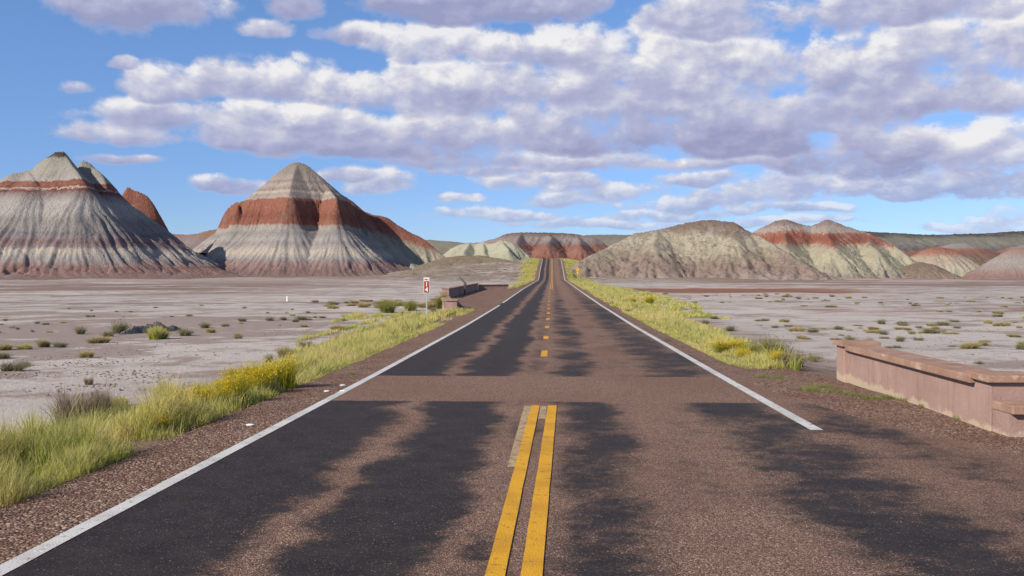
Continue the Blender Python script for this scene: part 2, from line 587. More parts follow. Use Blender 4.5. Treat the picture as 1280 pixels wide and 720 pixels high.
def build_hill(name, skels, mat, cell, base=-1.5, slope=.75, toe=.13, warp=None, g=(1, 1, 1), seed=0,
               rough=.3, label=None, pad=1.7, ridgey=1.0, front=None):
    """skels: list of polylines (px,py,distance), each optionally (polyline, slope).
    The hill is the upper envelope of talus cones standing on those crests, cut by rills that run downhill."""
    S, SL, SS = [], [], []
    off = 0
    for k, sk in enumerate(skels):
        sl = slope
        if isinstance(sk, tuple):
            sk, sl = sk
        pts, ss = unit_poly(sk, cell * 1.6)
        S.append(pts)
        SL.append(np.full(len(pts), sl))
        SS.append(ss + off)
        off += ss[-1] + 37.7
    S, SL, SS = np.concatenate(S), np.concatenate(SL), np.concatenate(SS)
    rawz = S[:, 2].copy()
    if warp is not None:
        wz = np.array([w[0] for w in warp])       # true z knots
        wr = np.array([w[1] for w in warp])       # raw z knots
        rawz = np.interp(rawz, wz, wr)
    H = rawz - base
    R = H / SL
    m_ = R * pad
    x0, x1 = (S[:, 0] - m_).min(), (S[:, 0] + m_).max()
    y0, y1 = (S[:, 1] - m_).min(), (S[:, 1] + m_).max()
    if front is not None:
        y0 = max(y0, front)
    xs, ys = np.arange(x0, x1, cell), np.arange(y0, y1, cell)
    X, Y = np.meshgrid(xs, ys)
    # wobble the domain so contours are not perfect circles
    wx = X + 1.3 * fbm(X * .045, Y * .045, 3, seed + 1) * g[0]
    wy = Y + 1.3 * fbm(X * .045 + 7, Y * .045, 3, seed + 2) * g[0]
    best = np.full(X.shape, -1e9)
    bi = np.zeros(X.shape, int)
    norm = toe * math.log(1 + math.exp(1 / toe))
    for k in range(len(S)):
        d = np.hypot(wx - S[k, 0], wy - S[k, 1])
        t = d / max(R[k], .1)
        u = np.clip((1 - t) / toe, -40, 40)
        h = base + H[k] * toe * np.log1p(np.exp(u)) / norm
        mk = h > best
        best = np.where(mk, h, best)
        bi = np.where(mk, k, bi)
    ddx, ddy = wx - S[bi, 0], wy - S[bi, 1]
    dd = np.hypot(ddx, ddy)
    th = np.arctan2(ddy, ddx)
    Rk = np.maximum(R[bi], 1)
    t = dd / Rk
    RM_ = 26.0
    # coordinate that is constant down a slope line
    cth, sth = np.cos(th), np.sin(th)

    def rill(per, sd_, warpamp):
        c = per
        ww = warpamp * fbm(X * .11, Y * .11, 2, sd_ + 4)
        u1 = (cth * RM_ + SS[bi] * .9) / c + ww
        u2 = (sth * RM_ + SS[bi] * .35) / c + ww
        return np.minimum(np.abs(pn(u1, u2, sd_)) * 3.2, 1) ** .8 - 1
    fall = np.clip(t * 1.6, 0, 1) * (1 - sstep(t, .85, 1.35))
    r1 = rill(7.5, seed + 11, .5)
    r2 = rill(2.6, seed + 12, .5)
    r3 = rill(1.0, seed + 13, .4)
    dz_ = (1.15 * g[0] * r1 * (.35 + .65 * np.clip(.5 + 1.4 * fbm(X * .03, Y * .03, 2, seed + 7), 0, 1)) + .62 * g[1] * r2 + .32 * g[2] * r3)
    best = best + dz_ * fall * ridgey
    best = best + rough * fbm(X * .35, Y * .35, 4, seed + 20, .6) * (.3 + .7 * np.clip(t * 3, 0, 1))
    if warp is not None:
        best = np.interp(best, wr, wz)
        # rounded bulging buttresses in the cliff bands
    G = ground(X, Y)
    Zb = best + 0.0
    k_ = .9
    Z = np.where(Zb > G - 2, Zb, G - 2)
    nx, ny = len(xs), len(ys)
    idx = np.arange(nx * ny).reshape(ny, nx)
    vis = (Z > G - .35)
    cv = vis[:-1, :-1] | vis[:-1, 1:] | vis[1:, 1:] | vis[1:, :-1]
    q = np.stack([idx[:-1, :-1], idx[:-1, 1:], idx[1:, 1:], idx[1:, :-1]], -1)[cv]
    used = np.unique(q)
    remap = np.zeros(nx * ny, int)
    remap[used] = np.arange(len(used))
    V = np.stack([X, Y, Z], -1).reshape(-1, 3)[used]
    o = mesh_np(name, V, remap[q], mat=mat, smooth=True)
    tag(o, label, 'hill', None, 'structure')
    return o


def zfront(py, D, ztop, sl):
    a = (340 - py) / F
    return (1.7 + a * (D - ztop / sl)) / (1 - a / sl)


def mat_hill(name, D, ztop, sl, bands, tilt=(0, 0), wob=1.0, streak=.5, grit=.5, rocks=0.0, k=.86):
    """bands: (py, colour) from the foot up; py is where that colour sits in the strata"""
    mt, n = newmat(name)
    p = n.pos()
    x, y, z = n.xyz(p)
    zs = [(zfront(py, D, ztop, sl), c) for py, c in bands]
    z0, z1 = zs[0][0] - 1, zs[-1][0] + 1
    nw = n.noise(n.vm('MULTIPLY', p, (1, 1, .3)), .06, 4, .55)
    nf = n.noise(n.vm('MULTIPLY', p, (1, 1, .12)), 1.1, 4, .6)
    zz = n.m('ADD', z, n.m('MULTIPLY', n.m('SUBTRACT', nw, .5), 5.0 * wob))
    zz = n.m('ADD', zz, n.m('MULTIPLY', n.m('SUBTRACT', nf, .5), 2.6 * streak))
    zz = n.m('ADD', zz, n.m('ADD', n.m('MULTIPLY', x, tilt[0]), n.m('MULTIPLY', y, tilt[1])))
    f = n.m('DIVIDE', n.m('SUBTRACT', zz, z0), z1 - z0)
    col = n.ramp(f, [((a - z0) / (z1 - z0), tuple(v * k for v in c)) for a, c in zs])
    fade = n.noise(n.vm('MULTIPLY', p, (1, 1, .5)), .22, 5, .65)
    col = n.mix(n.sm(fade, .50, .72, 0.0, .45), col, alb(146, 136, 128))
    # wash streaks running down, in darker and paler tones
    st = n.noise(n.vm('MULTIPLY', p, (1, 1, .10)), 2.1, 5, .65)
    col = n.mix(n.m('MULTIPLY', n.sm(st, .5, .68), .34), col, alb(112, 98, 92))
    col = n.mix(n.m('MULTIPLY', n.sm(st, .5, .34), .18), col, alb(190, 184, 176))
    gr = n.noise(p, 2.6, 6, .72)
    col = n.mix(n.m('MULTIPLY', n.sm(gr, .52, .7), grit * .6), col, alb(104, 92, 84))
    if rocks:
        rk = n.sm(n.noise(p, .9, 5, .7), .54, .62)
        col = n.mix(n.m('MULTIPLY', rk, rocks), col, alb(112, 98, 86))
    h = n.m('ADD', n.m('MULTIPLY', st, .8), n.m('MULTIPLY', gr, .5 + rocks))
    n.surf(col, .95, n.bump(h, .55, .9), .08)
    return mt


# ------------------------------------------------------------------ roads
def strip(name, fl, fr, y0, y1, mat, dz=0.0, ds=.5, nx=2, crown=True, label=None, kind='structure', cat=None, rag=0.0):
    n_ = max(2, int((y1 - y0) / ds) + 1)
    ys = np.linspace(y0, y1, n_)
    L, R = fl(ys), fr(ys)
    if rag:
        L = L + rag * fbm(ys * 1.3, ys * 0, 4, 3)
        R = R + rag * fbm(ys * 1.3, ys * 0 + 5, 4, 4)
    T = np.linspace(0, 1, nx)
    X = L[:, None] * (1 - T) + R[:, None] * T
    Y = np.repeat(ys[:, None], nx, 1)
    Z = road_z(Y) + dz
    if crown:
        Z = Z - .000 * X
    idx = np.arange(n_ * nx).reshape(n_, nx)
    q = np.stack([idx[:-1, :-1], idx[:-1, 1:], idx[1:, 1:], idx[1:, :-1]], -1).reshape(-1, 4)
    o = mesh_np(name, np.stack([X, Y, Z], -1).reshape(-1, 3), q, mat=mat, smooth=True)
    tag(o, label, cat, None, kind)
    return o


def chips(n, p, scale=75.0):
    v = n.voro(p, scale)
    c = n.ramp(n.xyz(v.outputs['Color'])[0], [(0, alb(84, 63, 54)), (.3, alb(120, 92, 78)), (.6, alb(146, 115, 98)), (.85, alb(172, 142, 122)), (1, alb(214, 192, 174))])
    v2 = n.noise(p, 28, 4, .75)
    c = n.mix(n.m('MULTIPLY', n.sm(v2, .5, .7), .5), c, alb(78, 58, 50))
    return c, v, v2


def mat_road():
    mt, n = newmat('chip_seal_road')
    p = n.pos()
    x, y, z = n.xyz(p)
    p2 = n.comb(x, y, 0)
    brown, vor, v2 = chips(n, p2, 115.0)
    big = n.noise(p2, .35, 3, .5)
    brown = n.mix(n.m('MULTIPLY', n.sm(big, .35, .65), .35), brown, alb(122, 92, 76))
    # distance along the road drives how far tar has bled through in each wheel path
    wv = n.m('MULTIPLY', n.m('SUBTRACT', n.noise(n.comb(n.m('MULTIPLY', x, .5), y, 3), .55, 4, .6), .5), 1.0)
    T = None
    for c, w_, s, sd_ in ((-2.78, .98, 1.55, 0), (-1.18, .62, 1.5, 9), (.45, .50, .70, 17), (2.45, .85, .80, 31), (3.7, .5, .45, 5), (1.35, .35, .15, 63), (-.35, .18, .3, 44)):
        lon = n.noise(n.comb(n.m('ADD', n.m('MULTIPLY', x, .5), sd_), n.m('MULTIPLY', y, .33), sd_), 1.0, 4, .6)
        q = n.m('DIVIDE', n.m('SUBTRACT', n.m('ADD', x, n.m('MULTIPLY', wv, .9)), c), w_)
        b = n.m('SUBTRACT', 1.0, n.m('MULTIPLY', q, q))
        b = n.m('MAXIMUM', b, -1.0)
        b = n.m('ADD', n.m('MULTIPLY', b, s), n.m('MULTIPLY', n.m('SUBTRACT', lon, .55), 2.0))
        T = b if T is None else n.m('MAXIMUM', T, b)
    # sideways feathering: noise long across the road
    fea = n.noise(n.comb(n.m('MULTIPLY', x, 1.1), n.m('MULTIPLY', y, 1.15), 0), 1.0, 7, .62)
    fine = n.noise(p2, 5.0, 6, .72)
    D = n.m('ADD', T, n.m('MULTIPLY', n.m('SUBTRACT', fea, .5), 1.9))
    D = n.m('ADD', D, n.m('MULTIPLY', n.m('SUBTRACT', fine, .5), 1.5))
    far = n.sm(y, 45, 110)
    D = n.m('SUBTRACT', D, n.m('MULTIPLY', far, .35))
    M = n.sm(D, -.25, .85)
    lit_ = n.m('MULTIPLY', n.m('SUBTRACT', n.noise(n.comb(x, 0, 1), 1.3, 3), .5), .10)
    yb = n.m('ADD', y, lit_)
    band = n.m('MULTIPLY', n.sm(yb, 13.34, 13.46), n.sm(yb, 17.02, 16.86))
    M = n.m('MULTIPLY', M, n.m('SUBTRACT', 1.0, n.m('MULTIPLY', band, .96)))
    # a few chips still stand clear of the tar
    cw = n.xyz(vor.outputs['Color'])[1]
    show = n.sm(n.m('ADD', cw, n.m('MULTIPLY', M, -.75)), .12, .3)
    keep = n.m('MULTIPLY', M, n.m('SUBTRACT', 1.0, n.m('MULTIPLY', show, .75)))
    tarc = n.ramp(n.noise(p2, 3, 5, .6), [(.3, (.014, .0115, .0105)), (.7, (.030, .024, .0215))])
    tarc = n.mix(n.m('MULTIPLY', n.sm(n.xyz(vor.outputs['Color'])[2], .8, .95), .25), tarc, alb(96, 84, 80))
    col = n.mix(keep, brown, tarc)
    rough = n.m('SUBTRACT', .92, n.m('MULTIPLY', keep, .26))
    h = n.m('ADD', n.m('MULTIPLY', vor.outputs['Distance'], n.m('SUBTRACT', -1.0, n.m('MULTIPLY', keep, -.65))), n.m('MULTIPLY', v2, .4))
    n.surf(col, rough, n.bump(h, .008, .8), .14)
    return mt


def mat_shoulder():
    mt, n = newmat('shoulder_gravel')
    p = n.pos()
    x, y, z = n.xyz(p)
    brown, vor, v2 = chips(n, p, 42)
    big = n.noise(p, .9, 5, .6)
    c = n.mix(n.m('MULTIPLY', n.sm(big, .4, .65), .45), brown, alb(120, 88, 72))
    dirt = n.sm(n.noise(p, .5, 4, .6), .5, .66)
    c = n.mix(n.m('MULTIPLY', dirt, .25), c, alb(150, 128, 114))
    h = n.m('ADD', n.m('MULTIPLY', vor.outputs['Distance'], -1.2), n.m('MULTIPLY', v2, .8))
    h = n.m('ADD', h, n.m('MULTIPLY', big, 2))
    n.surf(c, .95, n.bump(h, .02, .9), .15)
    return mt


def mat_paint(name, c1, c2, wear):
    mt, n = newmat(name)
    p = n.pos()
    a = n.noise(p, 14, 6, .75)
    c = n.mix(n.sm(n.noise(p, 2.2, 3), .4, .65), c1, c2)
    w_ = n.m('MULTIPLY', n.sm(a, wear, wear + .1), .8)
    c = n.mix(w_, c, alb(104, 82, 70))
    v = n.voro(p, 75)
    n.surf(c, .75, n.bump(v.outputs['Distance'], .006, .5), .3)
    return mt


M_ROAD, M_SH = mat_road(), mat_shoulder()
M_WHITE = mat_paint('white_line_paint', (.50, .49, .46), (.41, .40, .375), .56)
M_YEL = mat_paint('yellow_line_paint', (.56, .285, .008), (.46, .225, .008), .56)
M_OLD = mat_paint('old_cream_paint', (.38, .27, .14), (.30, .21, .12), .50)

gr_o = tag(build_ground(), None, None, None, 'structure')
cxf = road_cx
strip('road', lambda y: cxf(y) - 3.20, lambda y: cxf(y) + np.interp(y, [0, 8, 12, 15, 400], [6.2, 5.3, 4.0, 3.5, 3.45]), -12, 372, M_ROAD, .0, .4, 6)
strip('left_shoulder', lambda y: cxf(y) - left_edge(y), lambda y: cxf(y) - 3.15, -12, 372, M_SH, -.006, .4, 6, rag=.12)
strip('right_shoulder', lambda y: cxf(y) + 3.3, lambda y: cxf(y) + right_edge(y), -12, 372, M_SH, -.006, .4, 6, rag=.12)


def line(name, off, w_, y0, y1, mat, label=None, dz=.004):
    o = strip(name, lambda y: cxf(y) + off - w_ / 2, lambda y: cxf(y) + off + w_ / 2, y0, y1, mat, dz, .5, 2, kind='structure', label=label, rag=.008)
    return o


line('white_edge_line', -3.13, .13, -10, 58.5, M_WHITE)
line('white_edge_line', -3.13, .13, 62.5, 366, M_WHITE)
line('white_edge_line', 3.18, .15, 10.95, 366, M_WHITE)
# double yellow at the near end, slightly skewed to the old paint
def yline(off0, off1, w_, y0, y1, mat, name='yellow_centre_line', dz=.004):
    f = lambda y: np.interp(y, [y0, y1], [off0, off1])
    return strip(name, lambda y: f(y) - w_ / 2, lambda y: f(y) + w_ / 2, y0, y1, mat, dz, .4, 2, rag=.006)
yline(-.515, -.225, .115, -8, 12.95, M_YEL, dz=.008)
yline(-.337, .005, .125, -8, 12.95, M_YEL, dz=.008)
yline(-.36, -.325, .11, 8.6, 12.92, M_OLD, 'old_centre_line', .004)
yline(-.125, -.115, .09, 11.7, 12.88, M_OLD, 'old_centre_line', .004)
yy_ = 21.3
while yy_ < 104:
    ln = 1.75 if yy_ < 22 else 1.45
    line('yellow_centre_dash', -.06, .15, yy_, yy_ + ln, M_YEL)
    yy_ += 6.15
line('yellow_centre_line', .0, .10, 108, 366, M_YEL)
line('yellow_centre_line', .26, .10, 108, 366, M_YEL)

# ------------------------------------------------------------------ the hills
G_W = alb(184, 180, 174); G_G = alb(160, 155, 150); G_D = alb(140, 134, 128); RED = alb(158, 102, 84); RED2 = alb(140, 86, 71)
CRM = alb(206, 194, 178); LAV = alb(160, 146, 146); PUR = alb(142, 118, 116); PNK = alb(162, 130, 122); GRN = alb(186, 184, 158)
TAN = alb(164, 146, 126); BRN = alb(128, 108, 94)

zt = P(75, 190, 275)[2]
m1 = mat_hill('striped_clay_west', 275, zt, .74, [
    (350, alb(152, 132, 124)), (342, PNK), (333, alb(158, 124, 116)), (325, alb(172, 160, 156)), (318, G_W), (313, CRM), (309, CRM), (306, LAV), (299, PUR),
    (293, LAV), (287, alb(140, 136, 138)), (284, G_G), (277, G_G), (271, alb(160, 154, 148)), (262, G_W), (248, G_W), (242, G_G), (237, PUR), (235, alb(120, 78, 68)), (232.5, RED2), (232, CRM),
    (231, CRM), (230.4, RED2), (226, RED), (222.5, RED2), (221.5, G_W), (215, alb(176, 168, 160)), (205, alb(172, 170, 156)), (194, alb(165, 163, 150)), (192.3, alb(90, 80, 68)), (189, alb(76, 66, 56))],
    wob=.55, streak=.9, grit=.45)
build_hill('hill', [[(-120, 262, 278), (-60, 240, 277), (-15, 231, 274), (4, 223.5, 272), (15, 217, 272), (36, 213, 274), (52, 209, 275), (66, 207, 275), (80, 208, 276), (96, 211, 279), (110, 213, 281), (122, 221, 281), (133, 231, 282), (147, 243, 285), (160, 252, 287)],
                    [(36, 213, 274), (44, 226, 266)],
                    ([(52, 203, 275), (60, 197, 275), (68, 190.5, 275), (70, 188.5, 275), (80, 188.8, 275), (83, 192, 275)], 1.25),
                    ([(80, 192, 275), (93, 208, 270), (101, 222, 265)], 1.05),
                    ([(105, 202, 281), (108, 199.5, 281), (115, 201, 281), (120, 207, 281)], 1.5),
                    ([(118, 206, 281), (126, 216, 278), (134, 232, 274)], 1.1)],
           m1, .40, base=-.5, toe=.15, slope=.82, g=(1.6, 1.1, 1.1), seed=3, rough=.34, label='large cone-shaped hill of grey and red striped clay at the far left')
m1b = mat_hill('red_mudstone_knob', 300, P(158, 232, 300)[2], 1.6, [(340, RED2), (240, RED), (232, RED)], wob=.2, streak=.6, grit=.4)
build_hill('hill', [([(156, 236, 300), (159, 232, 300), (166, 236.5, 300), (172, 237, 300), (183, 243, 300), (190, 251, 300), (194, 258, 300)], 1.9)],
           m1b, .4, base=8, slope=2.0, toe=.05, g=(.5, .7, 1.0), seed=13, rough=.5, label='small red knob on the right shoulder of the leftmost striped hill')

zt = P(370, 203, 330)[2]
zc0, zc1 = zfront(279, 330, zt, .78), zfront(246, 330, zt, .78)
m2 = mat_hill('striped_clay_middle', 330, zt, .78, [
    (350, alb(160, 142, 132)), (344, alb(150, 124, 116)), (338, PUR), (331, PNK), (325, LAV), (320, G_W), (316, CRM), (312, CRM), (308, G_W), (303, alb(168, 158, 156)), (298, G_W), (290, G_G), (283, alb(176, 172, 166)), (279.5, alb(178, 158, 146)),
    (278.5, RED), (268, RED2), (258, RED), (247.5, RED), (246, alb(184, 172, 162)), (241, alb(172, 158, 148)), (238, CRM), (235, alb(160, 142, 132)), (229, alb(186, 176, 166)), (225, alb(166, 140, 128)), (222, alb(178, 166, 156)),
    (214, alb(162, 152, 140)), (207, alb(160, 150, 136)), (203, alb(150, 138, 124))], wob=.5, streak=.8, grit=.4)
warp2 = [(-20, -20), (zc0 - 1.5, zc0 - 1.5), (zc0 + .5, zc0 - .9), (zc1 - 1, zc0 + (zc1 - zc0) * .20), (zc1 + 1, zc0 + (zc1 - zc0) * .20 + 1.6), (zc1 + 60, zc0 + (zc1 - zc0) * .20 + 60.6)]
build_hill('hill', [[(275, 274, 330), (278, 266, 330), (284, 258, 330), (294, 252, 330), (303, 250, 330), (316, 248.5, 330), (323, 243, 330), (332, 235, 330), (341, 226, 330), (348, 216, 330), (356, 209, 330), (363, 204, 330), (371, 202, 330),
                     (380, 204.5, 330), (386, 208, 330), (396, 216, 329), (404, 226, 327), (411, 235, 324), (417, 244, 319), (419, 252, 315)],
                    [(303, 250, 330), (298, 256, 318)], [(371, 203, 330), (366, 222, 319), (360, 240, 310)], [(411, 235, 324), (419, 248, 311)]],
           m2, .42, base=-.5, toe=.15, slope=.86, warp=warp2, g=(.9, .9, 1.0), seed=31, rough=.2, label='tall pointed striped hill with a broad red cliff band, left of the road')
zt = P(442, 252, 350)[2]
m2b = mat_hill('red_over_green_clay', 350, zt, .7, [
    (345, alb(150, 134, 126)), (335, alb(166, 160, 148)), (318, alb(178, 176, 158)), (302, alb(182, 178, 156)), (292, alb(170, 160, 140)), (287, RED), (275, RED2), (262, RED), (258, alb(150, 124, 110)), (250, alb(162, 152, 140)), (240, alb(164, 154, 144))],
    tilt=(.33, 0), wob=.4, streak=.6, grit=.4)
# strata seem to fall with the spur, so the ramp is tilted about the spur's own X
x_mid = P(480, 272, 350)[0]
for nd in m2b.node_tree.nodes:
    if nd.type == 'MATH' and nd.operation == 'SUBTRACT' and abs(nd.inputs[1].default_value - (zfront(345, 350, zt, .7) - 1)) < 1e-4:
        nd.inputs[1].default_value += .33 * x_mid
build_hill('hill', [[(420, 238, 348), (429, 243, 349), (442, 251, 350), (455, 262, 350), (469, 268, 350), (477, 269, 350), (484, 271, 350), (495, 279, 349), (506, 284.5, 348), (517, 291, 347), (527, 297, 345), (537, 306, 343), (546, 313.5, 341), (556, 321, 339), (564, 327, 337)]],
           m2b, .5, base=-.2, slope=.8, g=(1.5, 1.3, 1.0), seed=44, rough=.3, label='red and green ridge running down to the right behind the tall pointed hill')
m2c = mat_hill('saddle_clay', 360, 20, .6, [(350, TAN), (338, PUR), (320, G_D), (303, LAV), (293, alb(164, 128, 108)), (286, alb(164, 118, 96))], wob=.8)
build_hill('hill', [[(190, 296, 345), (213, 291.5, 344), (235, 293, 343), (250, 291, 343), (262, 287.5, 344), (285, 284, 346)]], m2c, .7, base=-.8, slope=.50, g=(.8, .8, .8), seed=50,
           label='low dark saddle between the two tall striped hills')

zt = P(888, 274, 285)[2]
m3 = mat_hill('boulder_capped_clay', 285, zt, .62, [
    (352, alb(166, 152, 144)), (344, alb(158, 140, 130)), (335, alb(150, 132, 122)), (327, alb(158, 142, 128)), (320, alb(168, 158, 136)), (312, alb(184, 174, 154)), (302, alb(188, 181, 158)), (296, alb(172, 158, 142)), (290, alb(150, 134, 118)), (283, alb(136, 118, 106)), (274, alb(134, 116, 104))],
    wob=2.6, streak=.5, grit=.7, rocks=.6, k=1.08)
build_hill('hill', [[(722, 329, 262), (738, 319, 266), (755, 310, 272), (780, 297, 278), (792, 291, 280), (820, 287, 282), (842, 282, 284), (860, 277, 285), (880, 275, 285), (895, 274, 285), (915, 276, 285), (925, 283, 284), (936, 289, 282), (955, 300, 276), (980, 314, 268), (1004, 328, 262), (1025, 338, 258)],
                    [(820, 287, 282), (815, 306, 268)], [(925, 283, 284), (915, 296, 272)]],
           m3, .42, base=-1.6, slope=.66, g=(1.3, .5, .3), seed=61, rough=1.5, label='broad brown and pale green hill with a rocky top, right of the road')
zt = P(1038, 274, 340)[2]
m4 = mat_hill('red_band_green_clay', 340, zt, .7, [
    (345, alb(160, 148, 138)), (338, alb(176, 170, 150)), (328, alb(190, 186, 160)), (318, alb(194, 188, 160)), (310, alb(184, 174, 152)), (307, alb(176, 138, 118)), (305.5, alb(168, 104, 86)), (298, alb(156, 92, 74)), (292, alb(170, 116, 98)), (290, alb(184, 168, 156)), (285, alb(178, 168, 160)), (282, alb(160, 142, 134)), (277, alb(146, 126, 116)), (272, alb(138, 120, 112))],
    wob=1.1, streak=2.0, grit=.5)
build_hill('hill', [[(925, 300, 345), (940, 291, 345), (948, 286, 344), (960, 280.5, 342), (970, 275.5, 340), (980, 273.5, 340), (990, 276, 340), (1000, 280, 340), (1012, 282, 340), (1024, 279, 340), (1031, 276, 340), (1038, 274, 340), (1046, 276, 340), (1056, 281, 340), (1072, 287, 340), (1087, 292, 339), (1098, 299, 337), (1108, 303, 335), (1117, 307, 333), (1134, 319, 328)],
                    [(985, 284, 338), (978, 306, 312)], [(1038, 284, 338), (1040, 306, 314)], [(1087, 296, 338), (1092, 312, 318)]],
           m4, .5, base=-1.6, slope=.74, g=(2.0, 1.5, .9), seed=72, rough=.9, label='long hill with a red band over pale green clay, behind the rocky-topped hill')
m5 = mat_hill('pale_fluted_clay', 350, P(1172, 308.5, 350)[2], .65, [(345, GRN), (334, alb(196, 186, 166)), (322, alb(192, 172, 152)), (318, alb(176, 128, 108)), (312, alb(164, 108, 90)), (308, alb(168, 118, 100))], wob=.4, streak=.9, grit=.2)
build_hill('hill', [[(1148, 317, 352), (1156, 311.5, 351), (1165, 309, 350), (1178, 308.5, 350), (1190, 311, 350), (1200, 316, 350), (1210, 322, 350)]], m5, .45, base=-1.6, slope=.66, g=(1.5, 1.2, .7), seed=80, rough=.15,
           label='small fluted cream hill with a red cap, between two larger hills on the right')
m5b = mat_hill('dark_rubble', 320, 8, .5, [(350, TAN), (325, alb(140, 120, 106))], wob=1, grit=.9, rocks=.4)
build_hill('hill', [[(1132, 332, 318), (1150, 327, 318), (1165, 330, 316), (1182, 337, 314)]], m5b, .5, base=-1.6, slope=.45, g=(.8, .6, .6), seed=84, rough=.5, label='low dark brown mound in front of the small fluted cream hill')
m6 = mat_hill('grey_pink_clay', 330, P(1278, 309, 330)[2], .6, [(345, PNK), (336, alb(170, 156, 150)), (328, alb(176, 168, 164)), (320, alb(170, 154, 148)), (314, alb(172, 140, 128)), (309, alb(160, 136, 126))], wob=.5, streak=.7, grit=.5)
build_hill('hill', [[(1240, 327, 330), (1250, 318.5, 330), (1260, 312, 330), (1270, 309.5, 330), (1284, 309, 330), (1300, 310, 330), (1330, 316, 330), (1370, 326, 330)]], m6, .5, base=-1.6, slope=.62, g=(1, 1, 1), seed=88, rough=.3,
           label='grey and pink clay hill cut by the right edge of the photo')
m8 = mat_hill('grey_lens_clay', 640, 22, .4, [(330, BRN), (318, alb(132, 104, 92)), (315, alb(152, 100, 84)), (312, alb(160, 116, 100)), (309.5, alb(158, 150, 148)), (303, alb(164, 160, 152))], wob=.6, streak=.4)
build_hill('hill', [[(1120, 316, 640), (1150, 313, 640), (1175, 308, 640), (1190, 304.5, 640), (1205, 303.5, 640), (1216, 307, 640), (1228, 312, 640), (1245, 314, 640), (1262, 309, 640), (1290, 305, 640), (1340, 306, 640)]], m8, 1.1, base=-3, slope=.35, g=(1, 1.2, 0), seed=91, rough=.5,
           label='distant grey mounds with red feet in front of the dark mesa')
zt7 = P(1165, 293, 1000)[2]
m7 = mat_hill('cloud_shaded_mesa_rock', 1000, zt7, .3, [(330, alb(96, 80, 72)), (322, alb(104, 84, 76)), (316, alb(118, 108, 104)), (312, alb(112, 104, 106)), (306, alb(138, 136, 126)), (299, alb(134, 134, 120)), (295.5, alb(92, 90, 88)), (292, alb(74, 68, 70)), (286, alb(70, 64, 66))], wob=1.8, streak=2.5, grit=.5)  # dark caprock, with cloud shade over the mesa painted into the band colours
warp7 = [(-20, -20), (28, 28), (31, 36), (36, 38), (80, 82)]
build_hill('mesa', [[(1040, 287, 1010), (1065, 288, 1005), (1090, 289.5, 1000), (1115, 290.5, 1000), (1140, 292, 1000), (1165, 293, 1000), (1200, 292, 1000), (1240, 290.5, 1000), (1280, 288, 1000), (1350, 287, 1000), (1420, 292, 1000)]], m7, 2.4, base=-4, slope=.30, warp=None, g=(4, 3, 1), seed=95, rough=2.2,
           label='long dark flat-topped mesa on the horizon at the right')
m9 = mat_hill('red_grey_badland', 430, P(680, 290, 430)[2], .7, [(326, RED2), (318, alb(158, 112, 98)), (308, alb(150, 102, 88)), (304, alb(150, 134, 130)), (299, alb(158, 150, 148)), (295, alb(140, 126, 120)), (291.5, alb(120, 98, 90)), (288, alb(112, 90, 82))], wob=.7, streak=1.4, grit=.4)
build_hill('hill', [[(600, 303, 445), (612, 299, 442), (620, 297, 440), (630, 292.5, 436), (641, 290.5, 432), (652, 289.8, 430), (670, 290, 430), (688, 290, 430), (706, 290.5, 430), (718, 291.5, 430), (728, 294, 430), (740, 296.5, 430), (752, 301, 430), (762, 309, 430), (775, 318, 430)],
                    [(652, 291, 430), (645, 303, 412)], [(690, 291, 430), (684, 303, 410)], [(722, 294, 430), (728, 306, 412)]],
           m9, .6, base=2, slope=.72, g=(2.2, 1.8, .7), seed=101, rough=.3, label='distant red and grey badland ridge where the road ends')
m10 = mat_hill('pale_green_clay', 370, P(605, 301, 370)[2], .7, [(332, alb(176, 170, 150)), (322, alb(186, 186, 160)), (310, alb(196, 196, 172)), (304, alb(190, 184, 166)), (301, alb(176, 146, 130)), (298, alb(184, 168, 150))], wob=.5, streak=.5, grit=.15)
build_hill('hill', [[(548, 321, 372), (556, 316, 372), (563, 310, 371), (574, 305, 370), (587, 302.5, 370), (596, 304, 370), (606, 301.5, 368), (614, 304, 366), (621, 303, 364), (630, 299, 362), (637, 300, 361), (643, 303, 360), (650, 311, 359), (656, 316, 358), (661, 318, 357)],
                    [(587, 303, 370), (580, 315, 356)], [(630, 300, 362), (636, 312, 350)], [(606, 302, 368), (606, 314, 356)]],
           m10, .45, base=0, slope=.8, g=(1.5, 1.0, .5), seed=111, rough=.15, label='pale green rounded clay hills just left of where the road ends')
m11 = mat_hill('tan_rubble', 325, 7, .4, [(352, alb(166, 150, 136)), (335, alb(164, 148, 128)), (318, alb(158, 142, 118))], wob=1.2, grit=1.0, rocks=.6)
build_hill('hill', [[(540, 327, 330), (560, 321, 330), (580, 319, 330), (600, 319, 328), (615, 321.5, 326), (632, 324.5, 324), (648, 328, 322), (660, 331, 320)]], m11, .5, base=-1.6, slope=.34, g=(1.1, .9, .5), seed=121, rough=.8,
           label='low tan rubble slope beside the road below the pale green hills')
m12 = mat_hill('far_plateau', 1600, 65, .2, [(330, alb(156, 148, 132)), (300, alb(150, 146, 128)), (296, alb(138, 134, 120))], wob=4, streak=3, grit=.6)
build_hill('mesa', [[(430, 300, 1600), (500, 298.5, 1600), (535, 299.5, 1600), (560, 301, 1600), (580, 303.5, 1600), (640, 302, 1620), (700, 297, 1640), (742, 293, 1650), (770, 293, 1650), (820, 294, 1650), (900, 296, 1650)]], m12, 5, base=-5, slope=.22, g=(5, 4, 0), seed=131, rough=3,
           label='far olive plateau on the horizon behind the road')

